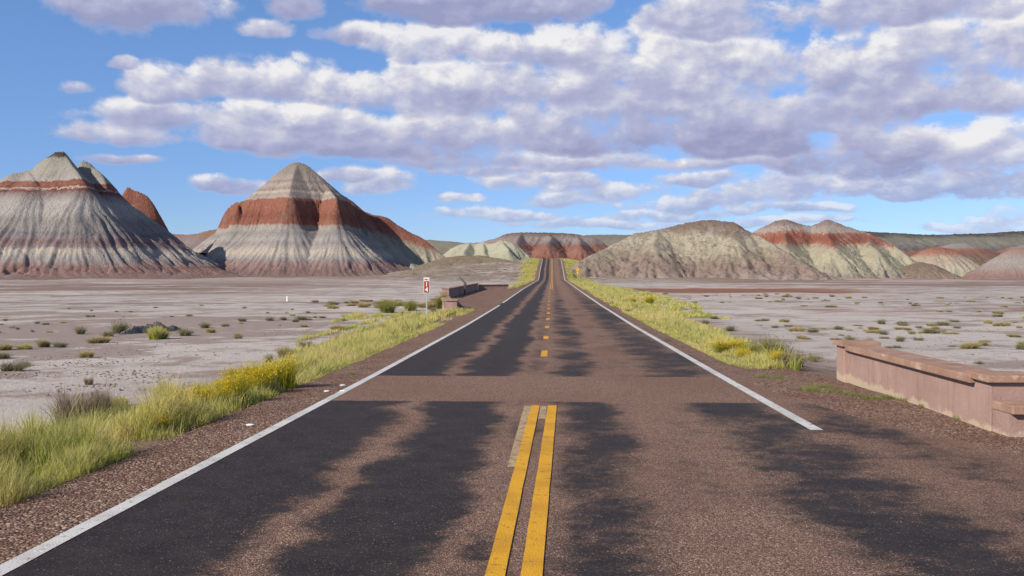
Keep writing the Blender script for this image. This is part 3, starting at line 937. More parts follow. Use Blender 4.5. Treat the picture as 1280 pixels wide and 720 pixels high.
# ------------------------------------------------------------------ guard walls
def mat_wall():
    mt, n = newmat('pink_stucco')
    p = n.pos()
    x, y, z = n.xyz(p)
    c = n.ramp(n.noise(p, 1.4, 5, .6), [(.3, alb(162, 134, 124)), (.55, alb(176, 147, 137)), (.75, alb(186, 158, 148))])
    st = n.noise(n.vm('MULTIPLY', p, (1, 1, .10)), 7, 5, .6)
    c = n.mix(n.m('MULTIPLY', n.sm(st, .52, .7), .35), c, alb(140, 108, 98))
    c = n.mix(n.m('MULTIPLY', n.sm(st, .45, .3), .22), c, alb(204, 180, 168))
    spl = n.m('ADD', n.noise(p, 3.2, 5, .7), 0)
    oz = n.n('ShaderNodeTexCoord').outputs['Object']
    hz_ = n.xyz(oz)[2]
    low = n.sm(n.m('SUBTRACT', hz_, n.m('MULTIPLY', n.m('SUBTRACT', spl, .5), .42)), .09, .03)
    c = n.mix(n.m('MULTIPLY', low, .85), c, alb(202, 182, 158))
    h = n.m('ADD', n.noise(p, 22, 5, .7), n.m('MULTIPLY', n.noise(p, 4, 3), .8))
    n.surf(c, .92, n.bump(h, .012, .8), .12)
    return mt


def mat_cap():
    mt, n = newmat('sandstone_coping')
    p = n.pos()
    c = n.ramp(n.noise(p, 2.0, 6, .65), [(.3, alb(156, 124, 106)), (.55, alb(178, 145, 126)), (.72, alb(192, 162, 142))])
    pe = n.sm(n.noise(n.vm('MULTIPLY', p, (1, .6, 1)), 4.5, 5, .7), .58, .64)
    c = n.mix(n.m('MULTIPLY', pe, .6), c, alb(214, 196, 172))
    h = n.noise(p, 14, 6, .75)
    n.surf(c, .93, n.bump(h, .02, .8), .12)
    return mt


M_WALL, M_CAP = mat_wall(), mat_cap()


def prism_xy(bm, poly, z0, z1):
    """poly: list of (x,y,(zoff)) going round; z0/z1 may be functions"""
    lo = [bm.verts.new((x, y, z0(x, y) if callable(z0) else z0)) for x, y in poly]
    hi = [bm.verts.new((x, y, z1(x, y) if callable(z1) else z1)) for x, y in poly]
    n_ = len(poly)
    bm.faces.new(lo[::-1])
    bm.faces.new(hi)
    for i in range(n_):
        bm.faces.new((lo[i], lo[(i + 1) % n_], hi[(i + 1) % n_], hi[i]))


def wall_run(bm_body, bm_cap, a, b, th, h, gz, cap_t=.10, over=.08, crack=None, seed=0):
    """a,b local (x,y) ends of the centre line, gz(x,y) local ground height"""
    a, b = np.array(a, float), np.array(b, float)
    L = np.linalg.norm(b - a)
    u = (b - a) / L
    v = np.array([-u[1], u[0]])

    def quad(s0, s1, w):
        return [tuple(a + u * s0 - v * w), tuple(a + u * s1 - v * w), tuple(a + u * s1 + v * w), tuple(a + u * s0 + v * w)]
    zt_ = lambda x, y: gz(x, y) + h - cap_t
    prism_xy(bm_body, quad(0, L, th / 2), lambda x, y: gz(x, y) - .25, zt_)
    k = max(1, int(round(L / 1.55)))
    r_ = np.random.default_rng(seed)
    for i in range(k):
        s0, s1 = L * i / k + (.003 if i else 0), L * (i + 1) / k - .003
        j = r_.uniform(-.004, .004)
        prism_xy(bm_cap, quad(s0, s1, th / 2 + over + j), lambda x, y: zt_(x, y) + .002, lambda x, y: zt_(x, y) + cap_t + j)


def bevel_all(bm, off=.012):
    bmesh.ops.recalc_face_normals(bm, faces=bm.faces)
    bmesh.ops.bevel(bm, geom=list(bm.edges), offset=off, segments=2, affect='EDGES', profile=.6)


def make_wall(loc, label, runs, pillars, th, group=None, detail_=True):
    root = empty('guard_wall', loc)
    tag(root, label, 'wall', group)
    L0 = np.array(loc)
    gz = lambda x, y: float(road_z(y + L0[1])) - .03 - L0[2]
    body, cap = bmesh.new(), bmesh.new()
    for i, (a, b, h) in enumerate(runs):
        wall_run(body, cap, a, b, th, h, gz, seed=i)
    bevel_all(cap, .012)
    bm_obj('wall_body', body, M_WALL, root)
    bm_obj('coping', cap, M_CAP, root)
    for (cx_, cy_, w_, d_, h_) in pillars:
        g0 = gz(cx_, cy_)
        bp = bmesh.new()
        add_box(bp, cx_ - w_ / 2, cx_ + w_ / 2, cy_ - d_ / 2, cy_ + d_ / 2, g0 - .25, g0 + h_ - .085, .01)
        po = bm_obj('pillar', bp, M_WALL, root)
        bc = bmesh.new()
        add_box(bc, cx_ - w_ / 2 - .06, cx_ + w_ / 2 + .06, cy_ - d_ / 2 - .06, cy_ + d_ / 2 + .06, g0 + h_ - .083, g0 + h_, .012)
        c = bm_obj('pillar_cap', bc, M_CAP, po)
    return root


wz = float(road_z(11.0))
make_wall((5.25, 11.2, wz - .03), 'pink stucco guard wall with stone coping at the pull-out on the right',
          [((.0, .20), (.16, 5.6), .635), ((-.18, -.40), (3.4, -.40), .38)],
          [(.05, .02, .50, .42, .675), (.17, 5.75, .56, .44, .69)], .38)
make_wall((-8.4, 74, float(road_z(74)) - .03), 'low guard wall with dark shaded inner side around the pull-out left of the road',
          [((0, 0), (-.1, 31), .78), ((.12, 31.25), (3.2, 32.6), .62)],
          [(0.03, -.2, .55, .55, .84), (3.2, 32.7, .5, .5, .66)], .4)
make_wall((-5.35, 50.2, float(road_z(50)) - .03), 'short guard wall ending in a square pillar, left of the road near the brown sign',
          [((-.35, .8), (-2.9, 20.5), .55)], [(0, 0, .56, .56, .62)], .4)

# ------------------------------------------------------------------ signs
def simple_mat(name, col, rough=.6, spec=.4, metal=0., nz=.0):
    mt, n = newmat(name)
    p = n.pos()
    c = n.mix(n.m('MULTIPLY', n.noise(p, 9, 5, .6), .3), col, tuple(v * .7 for v in col[:3]))
    n.surf(c, rough, None, spec, metal)
    return mt


M_SBRN = simple_mat('brown_red_sheeting', (.30, .035, .018), .5)
M_SWHT = simple_mat('white_sheeting', (.75, .72, .70), .5)
M_GALV = simple_mat('galvanised_steel', (.42, .45, .47), .5, .5, .4)
M_SYEL = simple_mat('yellow_sheeting', (.80, .42, .01), .5)
M_BLK = simple_mat('black_film', (.02, .02, .02), .5)


def text_mesh(name, body, size, mat, parent, loc, depth=.002):
    cu = bpy.data.curves.new(name, 'FONT')
    cu.body = body
    cu.size = size
    cu.align_x = 'CENTER'
    cu.align_y = 'CENTER'
    cu.extrude = depth
    cu.offset = size * .018
    tmp = bpy.data.objects.new(name + '_tmp', cu)
    COL.objects.link(tmp)
    dg = bpy.context.evaluated_depsgraph_get()
    me = bpy.data.meshes.new_from_object(tmp.evaluated_get(dg))
    bpy.data.objects.remove(tmp, do_unlink=True)
    me.materials.clear()
    me.materials.append(mat)
    me.transform(Matrix.Rotation(math.pi / 2, 4, 'X'))
    o = bpy.data.objects.new(name, me)
    COL.objects.link(o)
    o.parent = parent
    o.location = loc
    return o


sp = P(533.2, 347, 46)
gz_ = float(ground(sp[0], 46))
ms = tag(empty('mile_marker', (sp[0], 46, gz_), 0.03), 'narrow brown-red sign with white numerals 14 on a grey steel post', 'sign')
ztop = sp[2] - gz_
b = bmesh.new()
add_box(b, -.028, .028, .012, .045, -.4, ztop - .05, .004)
bm_obj('post', b, M_GALV, ms)
b = bmesh.new()
add_box(b, -.142, .142, -.002, .008, ztop - .76, ztop, .001, seg=1)
pan = bm_obj('sign_panel', b, M_SWHT, ms)
b = bmesh.new()
add_box(b, -.125, .125, -.0065, -.0035, ztop - .745, ztop - .17, 0)
bm_obj('sign_face', b, M_SBRN, pan)
text_mesh('lettering', 'MILE', .105, M_SBRN, pan, (0, -.008, ztop - .095), .002)
text_mesh('lettering', '1', .31, M_SWHT, pan, (0, -.010, ztop - .335), .0015)
text_mesh('lettering', '4', .31, M_SWHT, pan, (0, -.010, ztop - .60), .0015)

yp = P(722, 337, 228)
gy = float(ground(yp[0], 228))
cs = tag(empty('curve_sign', (yp[0], 228, gy), 0), 'small yellow diamond warning sign with a bent black arrow, right of the road far ahead', 'sign')
zc = yp[2] - gy
b = bmesh.new()
add_box(b, -.04, .04, .015, .06, -.4, zc + .4, .004)
bm_obj('post', b, M_GALV, cs)
b = bmesh.new()
add_box(b, -.34, .34, -.004, .006, -.34, .34, .001, rot=Matrix.Translation((0, 0, zc)) @ Matrix.Rotation(math.pi / 4, 4, 'Y'))
dp = bm_obj('diamond_panel', b, M_SYEL, cs)
b = bmesh.new()
add_box(b, .03, .12, -.012, -.007, zc - .28, zc + .05)
add_box(b, -.10, .13, -.0125, -.0065, zc + .04, zc + .13)
v = [b.verts.new(c) for c in ((-.10, -.010, zc - .05), (-.10, -.010, zc + .22), (-.26, -.010, zc + .085))]
b.faces.new(v)
bm_obj('arrow', b, M_BLK, dp)
b = bmesh.new()
add_box(b, -.20, .20, -.004, .006, zc - .98, zc - .60, .001)
bm_obj('advisory_plate', b, M_SYEL, cs)

# interpretive panel seen edge-on at the pull-out
ep = P(581, 352, 84)
ge = float(road_z(84))
wx = tag(empty('information_panel', (ep[0], 84, ge), 0), 'tilted information panel on a dark post, seen edge-on at the left pull-out', 'sign')
zc = ep[2] - ge
b = bmesh.new()
add_box(b, -.07, .07, -.25, -.11, -.3, zc - .03, .008)
add_box(b, -.07, .07, .11, .25, -.3, zc - .03, .008)
bm_obj('post', b, simple_mat('weathered_steel', (.06, .055, .05), .6), wx)
b = bmesh.new()
add_box(b, -.42, .42, -.55, .55, -.045, .045, .01, rot=Matrix.Translation((-.17, 0, zc + .06)) @ Matrix.Rotation(math.radians(45), 4, 'Y'))
bm_obj('panel', b, simple_mat('panel_grey', (.13, .13, .14), .5), wx)

# pale post out on the flats
pp = gpt(359, 377)
wp = tag(empty('marker_post', tuple(pp)), 'short pale square post standing alone on the flats left of the road', 'post')
b = bmesh.new()
add_box(b, -.06, .06, -.06, .06, -.3, .42, .012)
bm_obj('shaft', b, M_SWHT, wp)
b = bmesh.new()
add_box(b, -.075, .075, -.075, .075, .422, .46, .01)
bm_obj('cap', b, M_SWHT, wp)

# white scraps on the left shoulder
for (px, py, lb) in ((313, 533.5, 'flat white scrap on the brown shoulder, nearest of the four'), (409, 488, 'flat white scrap on the shoulder, leftmost of the trio near the grass'),
                     (428.5, 487.5, 'flat white scrap on the shoulder, closest of the trio to the white line'), (428.5, 480, 'flat white scrap on the shoulder, farthest of the four')):
    r = ray(px, py)
    Yd = 1.85 / -r[2]
    x_ = r[0] * Yd
    b = bmesh.new()
    bmesh.ops.create_icosphere(b, subdivisions=2, radius=.05)
    sc_ = rng.uniform(.9, 1.1)
    for v in b.verts:
        v.co = Vector((v.co.x * 1.05 * sc_, v.co.y * .8, max(v.co.z, -.01) * .28)) * (1 + .12 * float(pn(v.co.x * 40, v.co.y * 40, int(px))))
    o = bm_obj('white_scrap', b, M_SWHT, smooth=True)
    o.location = (x_, Yd, float(road_z(Yd)) + .002)
    o.rotation_euler = (0, 0, rng.uniform(-.5, .5))
    tag(o, lb, 'litter', 'white scraps on the left shoulder')

# ------------------------------------------------------------------ vegetation
def mat_blade(name, stops, tip, tipmix=.6, dry=(.30, .22, .11), dryamt=.4, nscale=.35):
    mt, n = newmat(name)
    a = n.n('ShaderNodeAttribute', attribute_name='tone')
    r_, t_, k_ = n.xyz(a.outputs['Color'])
    p = n.pos()
    oi = n.n('ShaderNodeObjectInfo').outputs['Random']
    pnz = n.noise(p, nscale, 3, .6)
    f = n.m('ADD', n.m('MULTIPLY', r_, .65), n.m('MULTIPLY', n.sm(pnz, .3, .7), .35))
    f = n.m('ADD', n.m('MULTIPLY', f, .8), n.m('MULTIPLY', oi, .2))
    c = n.ramp(f, stops)
    c = n.mix(n.m('MULTIPLY', n.sm(t_, .25, 1.0), tipmix), c, tip)
    c = n.mix(n.m('MULTIPLY', n.sm(k_, 1 - dryamt, 1 - dryamt + .12), .8), c, dry)
    d = n.n('ShaderNodeBsdfDiffuse')
    n.put(d.inputs[0], c)
    tr = n.n('ShaderNodeBsdfTranslucent')
    n.put(tr.inputs[0], c)
    mx = n.n('ShaderNodeMixShader')
    mx.inputs[0].default_value = .38
    n.t.links.new(d.outputs[0], mx.inputs[1])
    n.t.links.new(tr.outputs[0], mx.inputs[2])
    out = n.n('ShaderNodeOutputMaterial')
    n.t.links.new(mx.outputs[0], out.inputs[0])
    return mt


def blades(B, H, Wd, lean, r, k, az=None, curve=None, dirv=None):
    """blades: base points B(n,3), heights, widths, lean fraction; 2 segments + tip"""
    n_ = len(B)
    if az is None:
        az = r.uniform(0, 2 * np.pi, n_)
    if dirv is None:
        ln = np.stack([np.cos(az), np.sin(az), np.zeros(n_)], 1) * (lean * H)[:, None]
    else:
        ln = dirv
    fa = r.uniform(0, 2 * np.pi, n_)
    side = np.stack([np.cos(fa), np.sin(fa), np.zeros(n_)], 1) * (Wd / 2)[:, None]
    up = np.array([0, 0, 1.])
    p0 = B
    p1 = B + ln * .30 + up * (H * .5)[:, None]
    p2 = B + ln * 1.0 + up * (H * (1 - .12 * lean))[:, None]
    V = np.stack([p0 - side, p0 + side, p1 + side * .85, p1 - side * .85, p2], 1).reshape(-1, 3)
    i = np.arange(n_) * 5
    q = np.stack([i, i + 1, i + 2, i + 3], 1)
    t = np.stack([i + 3, i + 2, i + 4], 1)
    rr = r.random(n_)
    A = np.zeros((n_, 5, 4))
    A[:, :, 0] = rr[:, None]
    A[:, :, 1] = np.array([0, 0, .5, .5, 1])
    A[:, :, 2] = k[:, None]
    A[:, :, 3] = 1
    return V, q, t, A.reshape(-1, 4)


def leafs(C, size, r, k):
    n_ = len(C)
    d = r.normal(size=(n_, 3))
    d /= np.linalg.norm(d, axis=1)[:, None]
    e = np.cross(d, r.normal(size=(n_, 3)))
    e /= np.linalg.norm(e, axis=1)[:, None]
    s = size[:, None]
    V = np.stack([C - d * s, C + e * s * .45, C + d * s, C - e * s * .45], 1).reshape(-1, 3)
    i = np.arange(n_) * 4
    q = np.stack([i, i + 1, i + 2, i + 3], 1)
    A = np.zeros((n_, 4, 4))
    A[:, :, 0] = r.random(n_)[:, None]
    A[:, :, 1] = .5
    A[:, :, 2] = k[:, None]
    A[:, :, 3] = 1
    return V, q, A.reshape(-1, 4)


def join(parts):
    Vs, Qs, Ts, As, o = [], [], [], [], 0
    for (V, q, t, A) in parts:
        Vs.append(V)
        if q is not None:
            Qs.append(q + o)
        if t is not None:
            Ts.append(t + o)
        As.append(A)
        o += len(V)
    return np.concatenate(Vs), (np.concatenate(Qs) if Qs else None), (np.concatenate(Ts) if Ts else None), np.concatenate(As)


M_GRASS = mat_blade('verge_grass', [(.12, (.11, .19, .022)), (.36, (.25, .32, .04)), (.52, (.42, .42, .07)), (.70, (.56, .48, .15)), (.87, (.58, .42, .20))], (.72, .63, .26), .55, (.46, .36, .20), .25, .12)
M_SAGE = mat_blade('grey_green_shrub', [(.1, (.14, .145, .07)), (.5, (.23, .215, .115)), (.9, (.33, .29, .17))], (.42, .38, .23), .5, (.16, .115, .075), .22, .5)
M_STRAW = mat_blade('straw_tuft', [(.1, (.28, .23, .09)), (.5, (.40, .33, .14)), (.9, (.50, .42, .22))], (.56, .47, .24), .5, (.20, .14, .09), .15, .5)
M_GREEN = mat_blade('green_bush', [(.1, (.10, .13, .03)), (.5, (.19, .21, .05)), (.9, (.30, .28, .08))], (.42, .38, .13), .5, (.22, .16, .07), .2, .5)
M_FLOW = mat_blade('rabbitbrush_leaf', [(.1, (.12, .17, .02)), (.5, (.24, .27, .03)), (.9, (.40, .36, .045))], (.62, .48, .05), .6, (.30, .20, .06), .15, .9)
M_DEAD = mat_blade('dry_twigs', [(.1, (.14, .10, .07)), (.5, (.21, .155, .11)), (.9, (.30, .235, .165))], (.34, .27, .18), .5, (.12, .08, .06), .3, .9)
M_PETAL = mat_blade('yellow_petals', [(.1, (.55, .34, .02)), (.5, (.66, .50, .03)), (.9, (.74, .60, .07))], (.68, .48, .04), .3, (.35, .15, .04), .25, 2)


def verge(side, n_near, seed, y0, y1):
    r = np.random.default_rng(seed)
    parts = []
    # sample by distance with weights so screen density stays even
    n_try = n_near
    u = r.random(n_try)
    Y = y0 * (y1 / y0) ** (u ** .95)
    if side < 0:
        e = left_edge(Y)
        inner = np.where((Y > 51.5) & (Y < 117), 1e3, e + .02)
        wdt = np.interp(Y, [5, 8, 14, 22, 30, 44, 50, 110, 120, 230, 340], [4.8, 4.6, 2.9, 2.5, 4.2, 6.6, 7, 6, 3.0, 4.5, 7])
    else:
        e = right_edge(Y)
        inner = np.where(Y < 16.8, 1e3, np.interp(Y, [16, 18, 20, 340], [4.6, 4.0, 3.75, 3.85]))
        wdt = np.interp(Y, [16, 18, 30, 60, 110, 230, 340], [1.3, 2.2, 3.8, 6.5, 10, 7, 8])
    w01 = r.random(n_try) ** 1.25
    X = road_cx(Y) + side * (inner + w01 * wdt)
    # ragged, clumpy edges
    cl = fbm(X * .9, Y * .9 * np.clip(12 / Y, .25, 1), 3, seed)
    c2 = fbm(X * .25, Y * .12, 3, seed + 5)
    keep = (inner < 500) & (cl * 1.1 + c2 * .9 + .36 + np.interp(Y, [5, 10, 13], [.35, .3, 0]) - w01 ** 2 * np.interp(Y, [5, 12, 18, 30], [.45, .5, .8, .45]) - np.clip(.10 - w01, 0, 1) * np.interp(Y, [5, 9, 14], [0, 1, 3.0]) > r.random(n_try) * .28)
    X, Y, w01, cl, c2 = X[keep], Y[keep], w01[keep], cl[keep], c2[keep]
    n_ = len(X)
    Z = ground(X, Y) - .01
    H = (.20 + .24 * np.clip(cl + .45, 0, 1)) * r.uniform(.5, 1.3, n_) * np.interp(w01, [0, .12, .5, 1], [.5, .95, 1.15, .7])
    tuft = fbm(X * 1.7, Y * 1.7 * np.clip(15 / Y, .3, 1), 2, seed + 13)
    H *= np.clip(.9 + 1.3 * tuft, .35, 1.7)
    H *= np.interp(Y, [5, 9, 12, 20, 40, 200], [1.5, 1.3, .95, .68, .68, 1.0])
    if side > 0:
        H *= .82
    if side < 0:
        H = np.where((Y > 9.5) & (Y < 17) & (w01 > .22), H * .62, H)
    Wd = np.clip(Y * .00055, .0035, .08) * r.uniform(.7, 1.4, n_)
    k = r.random(n_)
    tall = r.random(n_) < .03
    H = np.where(tall, H * 1.45, H)
    k = np.where(tall, .99, k)
    V, q, t, A = blades(np.stack([X, Y, Z], 1), H, Wd, r.uniform(.12, .62, n_), r, k)
    tone = np.clip(.5 + 1.1 * fbm(X * .7, Y * .45, 3, seed + 9) + .5 * fbm(X * 3, Y * 3, 2, seed + 11) + r.normal(0, .14, n_), 0, 1)
    A[:, 0] = np.repeat(tone, 5)
    o = mesh_np('grass', V, q, t, M_GRASS, attr=A)
    return tag(o, None, None, None, 'stuff')


tag(verge(-1, 330000, 7, 5.0, 340), 'tall green and straw-coloured grass along the left edge of the road', 'grass')
tag(verge(1, 230000, 8, 18.6, 340), 'green and yellow grass along the right edge of the road', 'grass')

# low weeds growing in the gravel by the right wall
r = np.random.default_rng(77)
WX, WY = [], []
for (px, py, s) in ((974, 475, .10), (1008, 490, .16), (1016, 491, .14), (1028, 486, .14), (1044, 493, .12), (1066, 497, .10), (1088, 501, .16), (1111, 502, .08), (1127, 505, .06), (1155, 513, .07), (1200, 528, .06), (1020, 462, .12), (955, 474, .12), (440, 470, .05)):
    g_ = gpt(px, py)
    m_ = int(s * 1500)
    WX.append(g_[0] + r.normal(0, s * .6, m_)); WY.append(g_[1] + r.normal(0, s * .9, m_))
WX, WY = np.concatenate(WX), np.concatenate(WY)
V, q, t, A = blades(np.stack([WX, WY, road_z(WY) - .02], 1), r.uniform(.025, .09, len(WX)), np.full(len(WX), .007), r.uniform(.2, .9, len(WX)), r, r.random(len(WX)) * .85)
M_WEED = mat_blade('fresh_weeds', [(.1, (.09, .14, .03)), (.9, (.25, .25, .07))], (.36, .36, .12), .4, (.3, .25, .1), .2)
tag(mesh_np('weeds', V, q, t, M_WEED, attr=A), 'small green weeds in the gravel by the pink wall', 'weeds', None, 'stuff')


def shrub_mesh(name, mat, seed, n_stem, n_leaf, R=1.0, H=.8, upright=.4, stemw=.012, leafs_=.035, shell=.55):
    """unit shrub: twigs radiating from a crown, leaf flecks through the outer shell; lumpy outline"""
    r = np.random.default_rng(seed)
    lob = r.integers(4, 8)
    la, lr = r.uniform(0, 2 * np.pi, lob), r.uniform(.15, .75, lob)
    lc = np.stack([np.cos(la) * lr * R, np.sin(la) * lr * R, np.zeros(lob)], 1)
    lc[0] = 0
    lh = r.uniform(.6, 1.0, lob)
    which = r.integers(0, lob, n_stem)
    B = lc[which] * .55 + r.normal(0, .08, (n_stem, 3)) * np.array([1, 1, 0]) * R
    th = r.uniform(0, 2 * np.pi, n_stem)
    sp_ = r.random(n_stem) ** .7
    tip = lc[which] * .8 + np.stack([np.cos(th) * sp_ * R * .5, np.sin(th) * sp_ * R * .5, H * lh[which] * np.sqrt(np.clip(1 - sp_ ** 2 * (1 - upright), .08, 1)) * r.uniform(.75, 1.1, n_stem)], 1)
    hh = tip[:, 2]
    dv = tip - B
    dv[:, 2] = 0
    V, q, t, A = blades(B, hh, np.full(n_stem, stemw * R) * r.uniform(.6, 1.5, n_stem), np.ones(n_stem) * .2, r, r.random(n_stem), dirv=dv)
    parts = [(V, q, t, A)]
    if n_leaf:
        j = r.integers(0, n_stem, n_leaf)
        f = 1 - (1 - shell) * r.random(n_leaf)
        C = B[j] + dv[j] * (f ** 1.4)[:, None] + np.stack([np.zeros(n_leaf), np.zeros(n_leaf), hh[j] * f], 1) + r.normal(0, .03 * R, (n_leaf, 3))
        C[:, 2] = np.maximum(C[:, 2], .02)
        V2, q2, A2 = leafs(C, np.full(n_leaf, leafs_ * R) * r.uniform(.6, 1.4, n_leaf), r, r.random(n_leaf))
        parts.append((V2, q2, None, A2))
    V, q, t, A = join(parts)
    o = mesh_np(name, V, q, t, mat, attr=A)
    return o, tip


used_proto = set()


def place(proto, x, y, w_, h_, label, group=None, rz=None, cat='shrub', z=None, name=None):
    """copy proto (and its children) to x,y; w_ radius, h_ height in metres"""
    if proto.name in used_proto:
        o = proto.copy()
        COL.objects.link(o)
        for ch in proto.children:
            c = ch.copy()
            COL.objects.link(c)
            c.parent = o
    else:
        o = proto
        used_proto.add(proto.name)
    for k_ in ('label', 'category', 'group'):
        if k_ in o:
            del o[k_]
    o.location = (x, y, (float(ground(x, y)) if z is None else z) - .02)
    o.scale = (w_, w_, h_)
    o.rotation_euler = (0, 0, rng.uniform(0, 6.28) if rz is None else rz)
    tag(o, label, cat, group)
    return o


SAGE = [shrub_mesh('desert_shrub', M_SAGE, 200 + i, 300, 500, 1, 1, .35, .02, .04)[0] for i in range(4)]
TUFT = [shrub_mesh('grass_tuft', M_STRAW, 210 + i, 620, 0, 1, 1, .6, .022, .03)[0] for i in range(2)]
GTUFT = [shrub_mesh('grass_tuft', M_GRASS, 220 + i, 800, 0, 1, 1, .5, .020, .03)[0] for i in range(2)]
BUSH = [shrub_mesh('green_bush', M_GREEN, 230 + i, 900, 1500, 1, 1, .35, .012, .022)[0] for i in range(2)]
DEAD = [shrub_mesh('dead_bush', M_DEAD, 240 + i, 700, 250, 1, 1, .35, .010, .014)[0] for i in range(2)]


def flower_bush(seed):
    o, tip = shrub_mesh('rabbitbrush', M_FLOW, seed, 1500, 2600, 1, 1, .55, .010, .017, .35)
    r = np.random.default_rng(seed + 1)
    hi = tip[tip[:, 2] > .45]
    j = r.integers(0, len(hi), 800)
    C = hi[j] + r.normal(0, .03, (800, 3))
    V, q, A = leafs(C, r.uniform(.016, .036, 800), r, r.random(800) * .8)
    C2 = C + r.normal(0, .006, C.shape)
    V2, q2, A2 = leafs(C2, r.uniform(.010, .022, 800), r, r.random(800) * .9)
    Vv, Q, T_, AA = join([(V, q, None, A), (V2, q2, None, A2)])
    mesh_np('flowers', Vv, Q, None, M_PETAL, parent=o, attr=AA)
    return o


RAB = [flower_bush(300), flower_bush(310)]


def at_px(proto, px, py, wpx, hpx, label, group=None, cat='shrub', **kw):
    g_ = gpt(px, py)
    s = g_[1] / F
    return place(proto, g_[0], g_[1], wpx * s * 1.3, hpx * s * 1.12, label, group, cat=cat, **kw)


# -- individually recognisable plants, left flats
GL = 'shrubs on the left flats'
at_px(SAGE[0], 102, 418, 12, 14, 'round grey-green shrub alone on the clay, left of the dark bank', GL)
at_px(SAGE[1], 143, 417, 22, 19, 'large olive shrub touching the left end of the dark clay bank', GL)
at_px(SAGE[2], 137, 421, 12, 9, 'low grey-green shrub in front of the large olive shrub', GL)
at_px(GTUFT[0], 195, 424, 22, 20, 'bright yellow-green tuft at the right end of the dark clay bank', GL, 'grass tuft')
at_px(SAGE[3], 230, 420, 14, 12, 'grey-green shrub right of the bright tuft by the clay bank', GL)
at_px(SAGE[0], 256, 410, 15, 10, 'olive shrub on the flats, farthest right of the row by the clay bank', GL)
at_px(TUFT[0], 262, 416, 10, 7, 'small straw tuft in front of the farthest right olive shrub', GL, 'grass tuft')
at_px(TUFT[1], 55, 434, 12, 14, 'upright orange straw tuft beside the green grass clump at far left', GL, 'grass tuft')
at_px(GTUFT[1], 32, 437, 14, 9, 'short bright green clump left of the orange straw tuft', GL, 'grass tuft')
at_px(TUFT[0], 6, 438, 14, 10, 'straw tuft cut by the left edge, behind the grey shrubs', GL, 'grass tuft')
at_px(SAGE[1], 10, 448, 16, 11, 'tan shrub at the left edge below the bright green clump', GL)
at_px(SAGE[2], 12, 464, 26, 14, 'wide grey-green shrub at the left edge, nearest on the flats', GL)
at_px(SAGE[3], 34, 458, 14, 8, 'low tan shrub touching the widest grey-green shrub at the left edge', GL)
at_px(TUFT[1], 122, 429, 18, 11, 'wide pale straw tuft in front of the dark clay bank', GL, 'grass tuft')
at_px(TUFT[0], 108, 447, 13, 10, 'pale straw tuft alone on bare clay below the wide straw tuft', GL, 'grass tuft')
at_px(DEAD[0], 112, 481, 9, 14, 'leafless brown sprig standing on bare clay behind the verge', GL, 'dead shrub')
at_px(SAGE[0], 17, 410, 5, 4, 'tiny grey shrub far out on the left flats, leftmost of three', GL)
at_px(SAGE[1], 24, 412, 5, 5, 'tiny grey shrub far out on the left flats, middle of three', GL)
at_px(SAGE[2], 40, 415, 4, 4, 'tiny grey shrub far out on the left flats, rightmost of three', GL)
for (px, py, w_, h_, lb) in ((306, 402, 10, 6, 'dark low shrub on the left flats, leftmost of the far row of four'), (338, 401, 10, 7, 'grey-green low shrub, second from the left in the far row of four'),
                             (357, 400, 9, 6, 'dark grey low shrub, third from the left in the far row of four'), (382, 400, 15, 7, 'wide yellow-green low shrub, rightmost of the far row of four')):
    at_px(SAGE[1], px, py, w_, h_, lb, GL)
at_px(TUFT[1], 420, 413, 14, 9, 'pale tan shrub where the left flats meet the verge', GL, 'grass tuft')
at_px(SAGE[3], 334, 453, 12, 12, 'round pale shrub behind the flowering bushes on the left verge', GL)
at_px(SAGE[2], 385, 436, 16, 12, 'pale grey shrub behind the left verge grass, in the middle distance', GL)
at_px(TUFT[0], 358, 447, 15, 16, 'orange-tan dry tuft behind the left verge grass', GL, 'grass tuft')
# -- verge bushes, left
GV = 'bushes on the left verge'
at_px(BUSH[0], 486, 391, 26, 19, 'broad dark green bush on the left verge before the brown sign', GV)
at_px(BUSH[1], 512, 389, 16, 16, 'olive green bush between the broad dark bush and the brown sign', GV)
at_px(BUSH[0], 551, 386, 13, 23, 'tall yellow-green bush right of the brown sign by the wall end', GV)
at_px(SAGE[0], 541, 391, 8, 10, 'small dry bush at the foot of the brown sign', GV)
at_px(DEAD[1], 476, 415, 12, 10, 'brown dry bush on the left verge in the middle distance', GV, 'dead shrub')
for i, (px, py, w_, h_, lb) in enumerate((
        (352, 489, 30, 44, 'flowering yellow bush at the right end of the left verge clump'), (322, 496, 30, 46, 'tallest flowering yellow bush in the left verge clump'),
        (293, 508, 30, 44, 'flowering yellow bush beside the tallest one, toward the camera'), (262, 516, 30, 42, 'flowering yellow bush in the middle of the left verge clump'),
        (228, 524, 28, 40, 'pale flowering bush near the left end of the yellow clump'), (300, 484, 26, 30, 'flowering bush behind the left verge clump on the flats side'),
        (190, 545, 24, 34, 'small green-yellow bush nearest of the flowering clump'))):
    at_px(RAB[i % 2], px, py, w_, h_, lb, 'flowering bushes on the left verge')
at_px(RAB[1], 425, 441, 12, 12, 'small orange-yellow flowering bush in the left verge grass beyond the clump', 'flowering bushes on the left verge')
at_px(DEAD[0], 90, 528, 48, 52, 'large dry brown twiggy bush behind the near left grass', GV, 'dead shrub')
at_px(DEAD[1], 130, 520, 34, 38, 'pale dry bush right of the large brown twiggy bush', GV, 'dead shrub')
at_px(GTUFT[0], 150, 508, 22, 16, 'bright lime green clump behind the pale dry bush', GV, 'grass tuft')
at_px(GTUFT[1], 40, 585, 66, 76, 'tall fresh green grass clump at the near left', GV, 'grass tuft')
at_px(GTUFT[0], -10, 600, 66, 84, 'tall green grass clump cut by the left edge', GV, 'grass tuft')
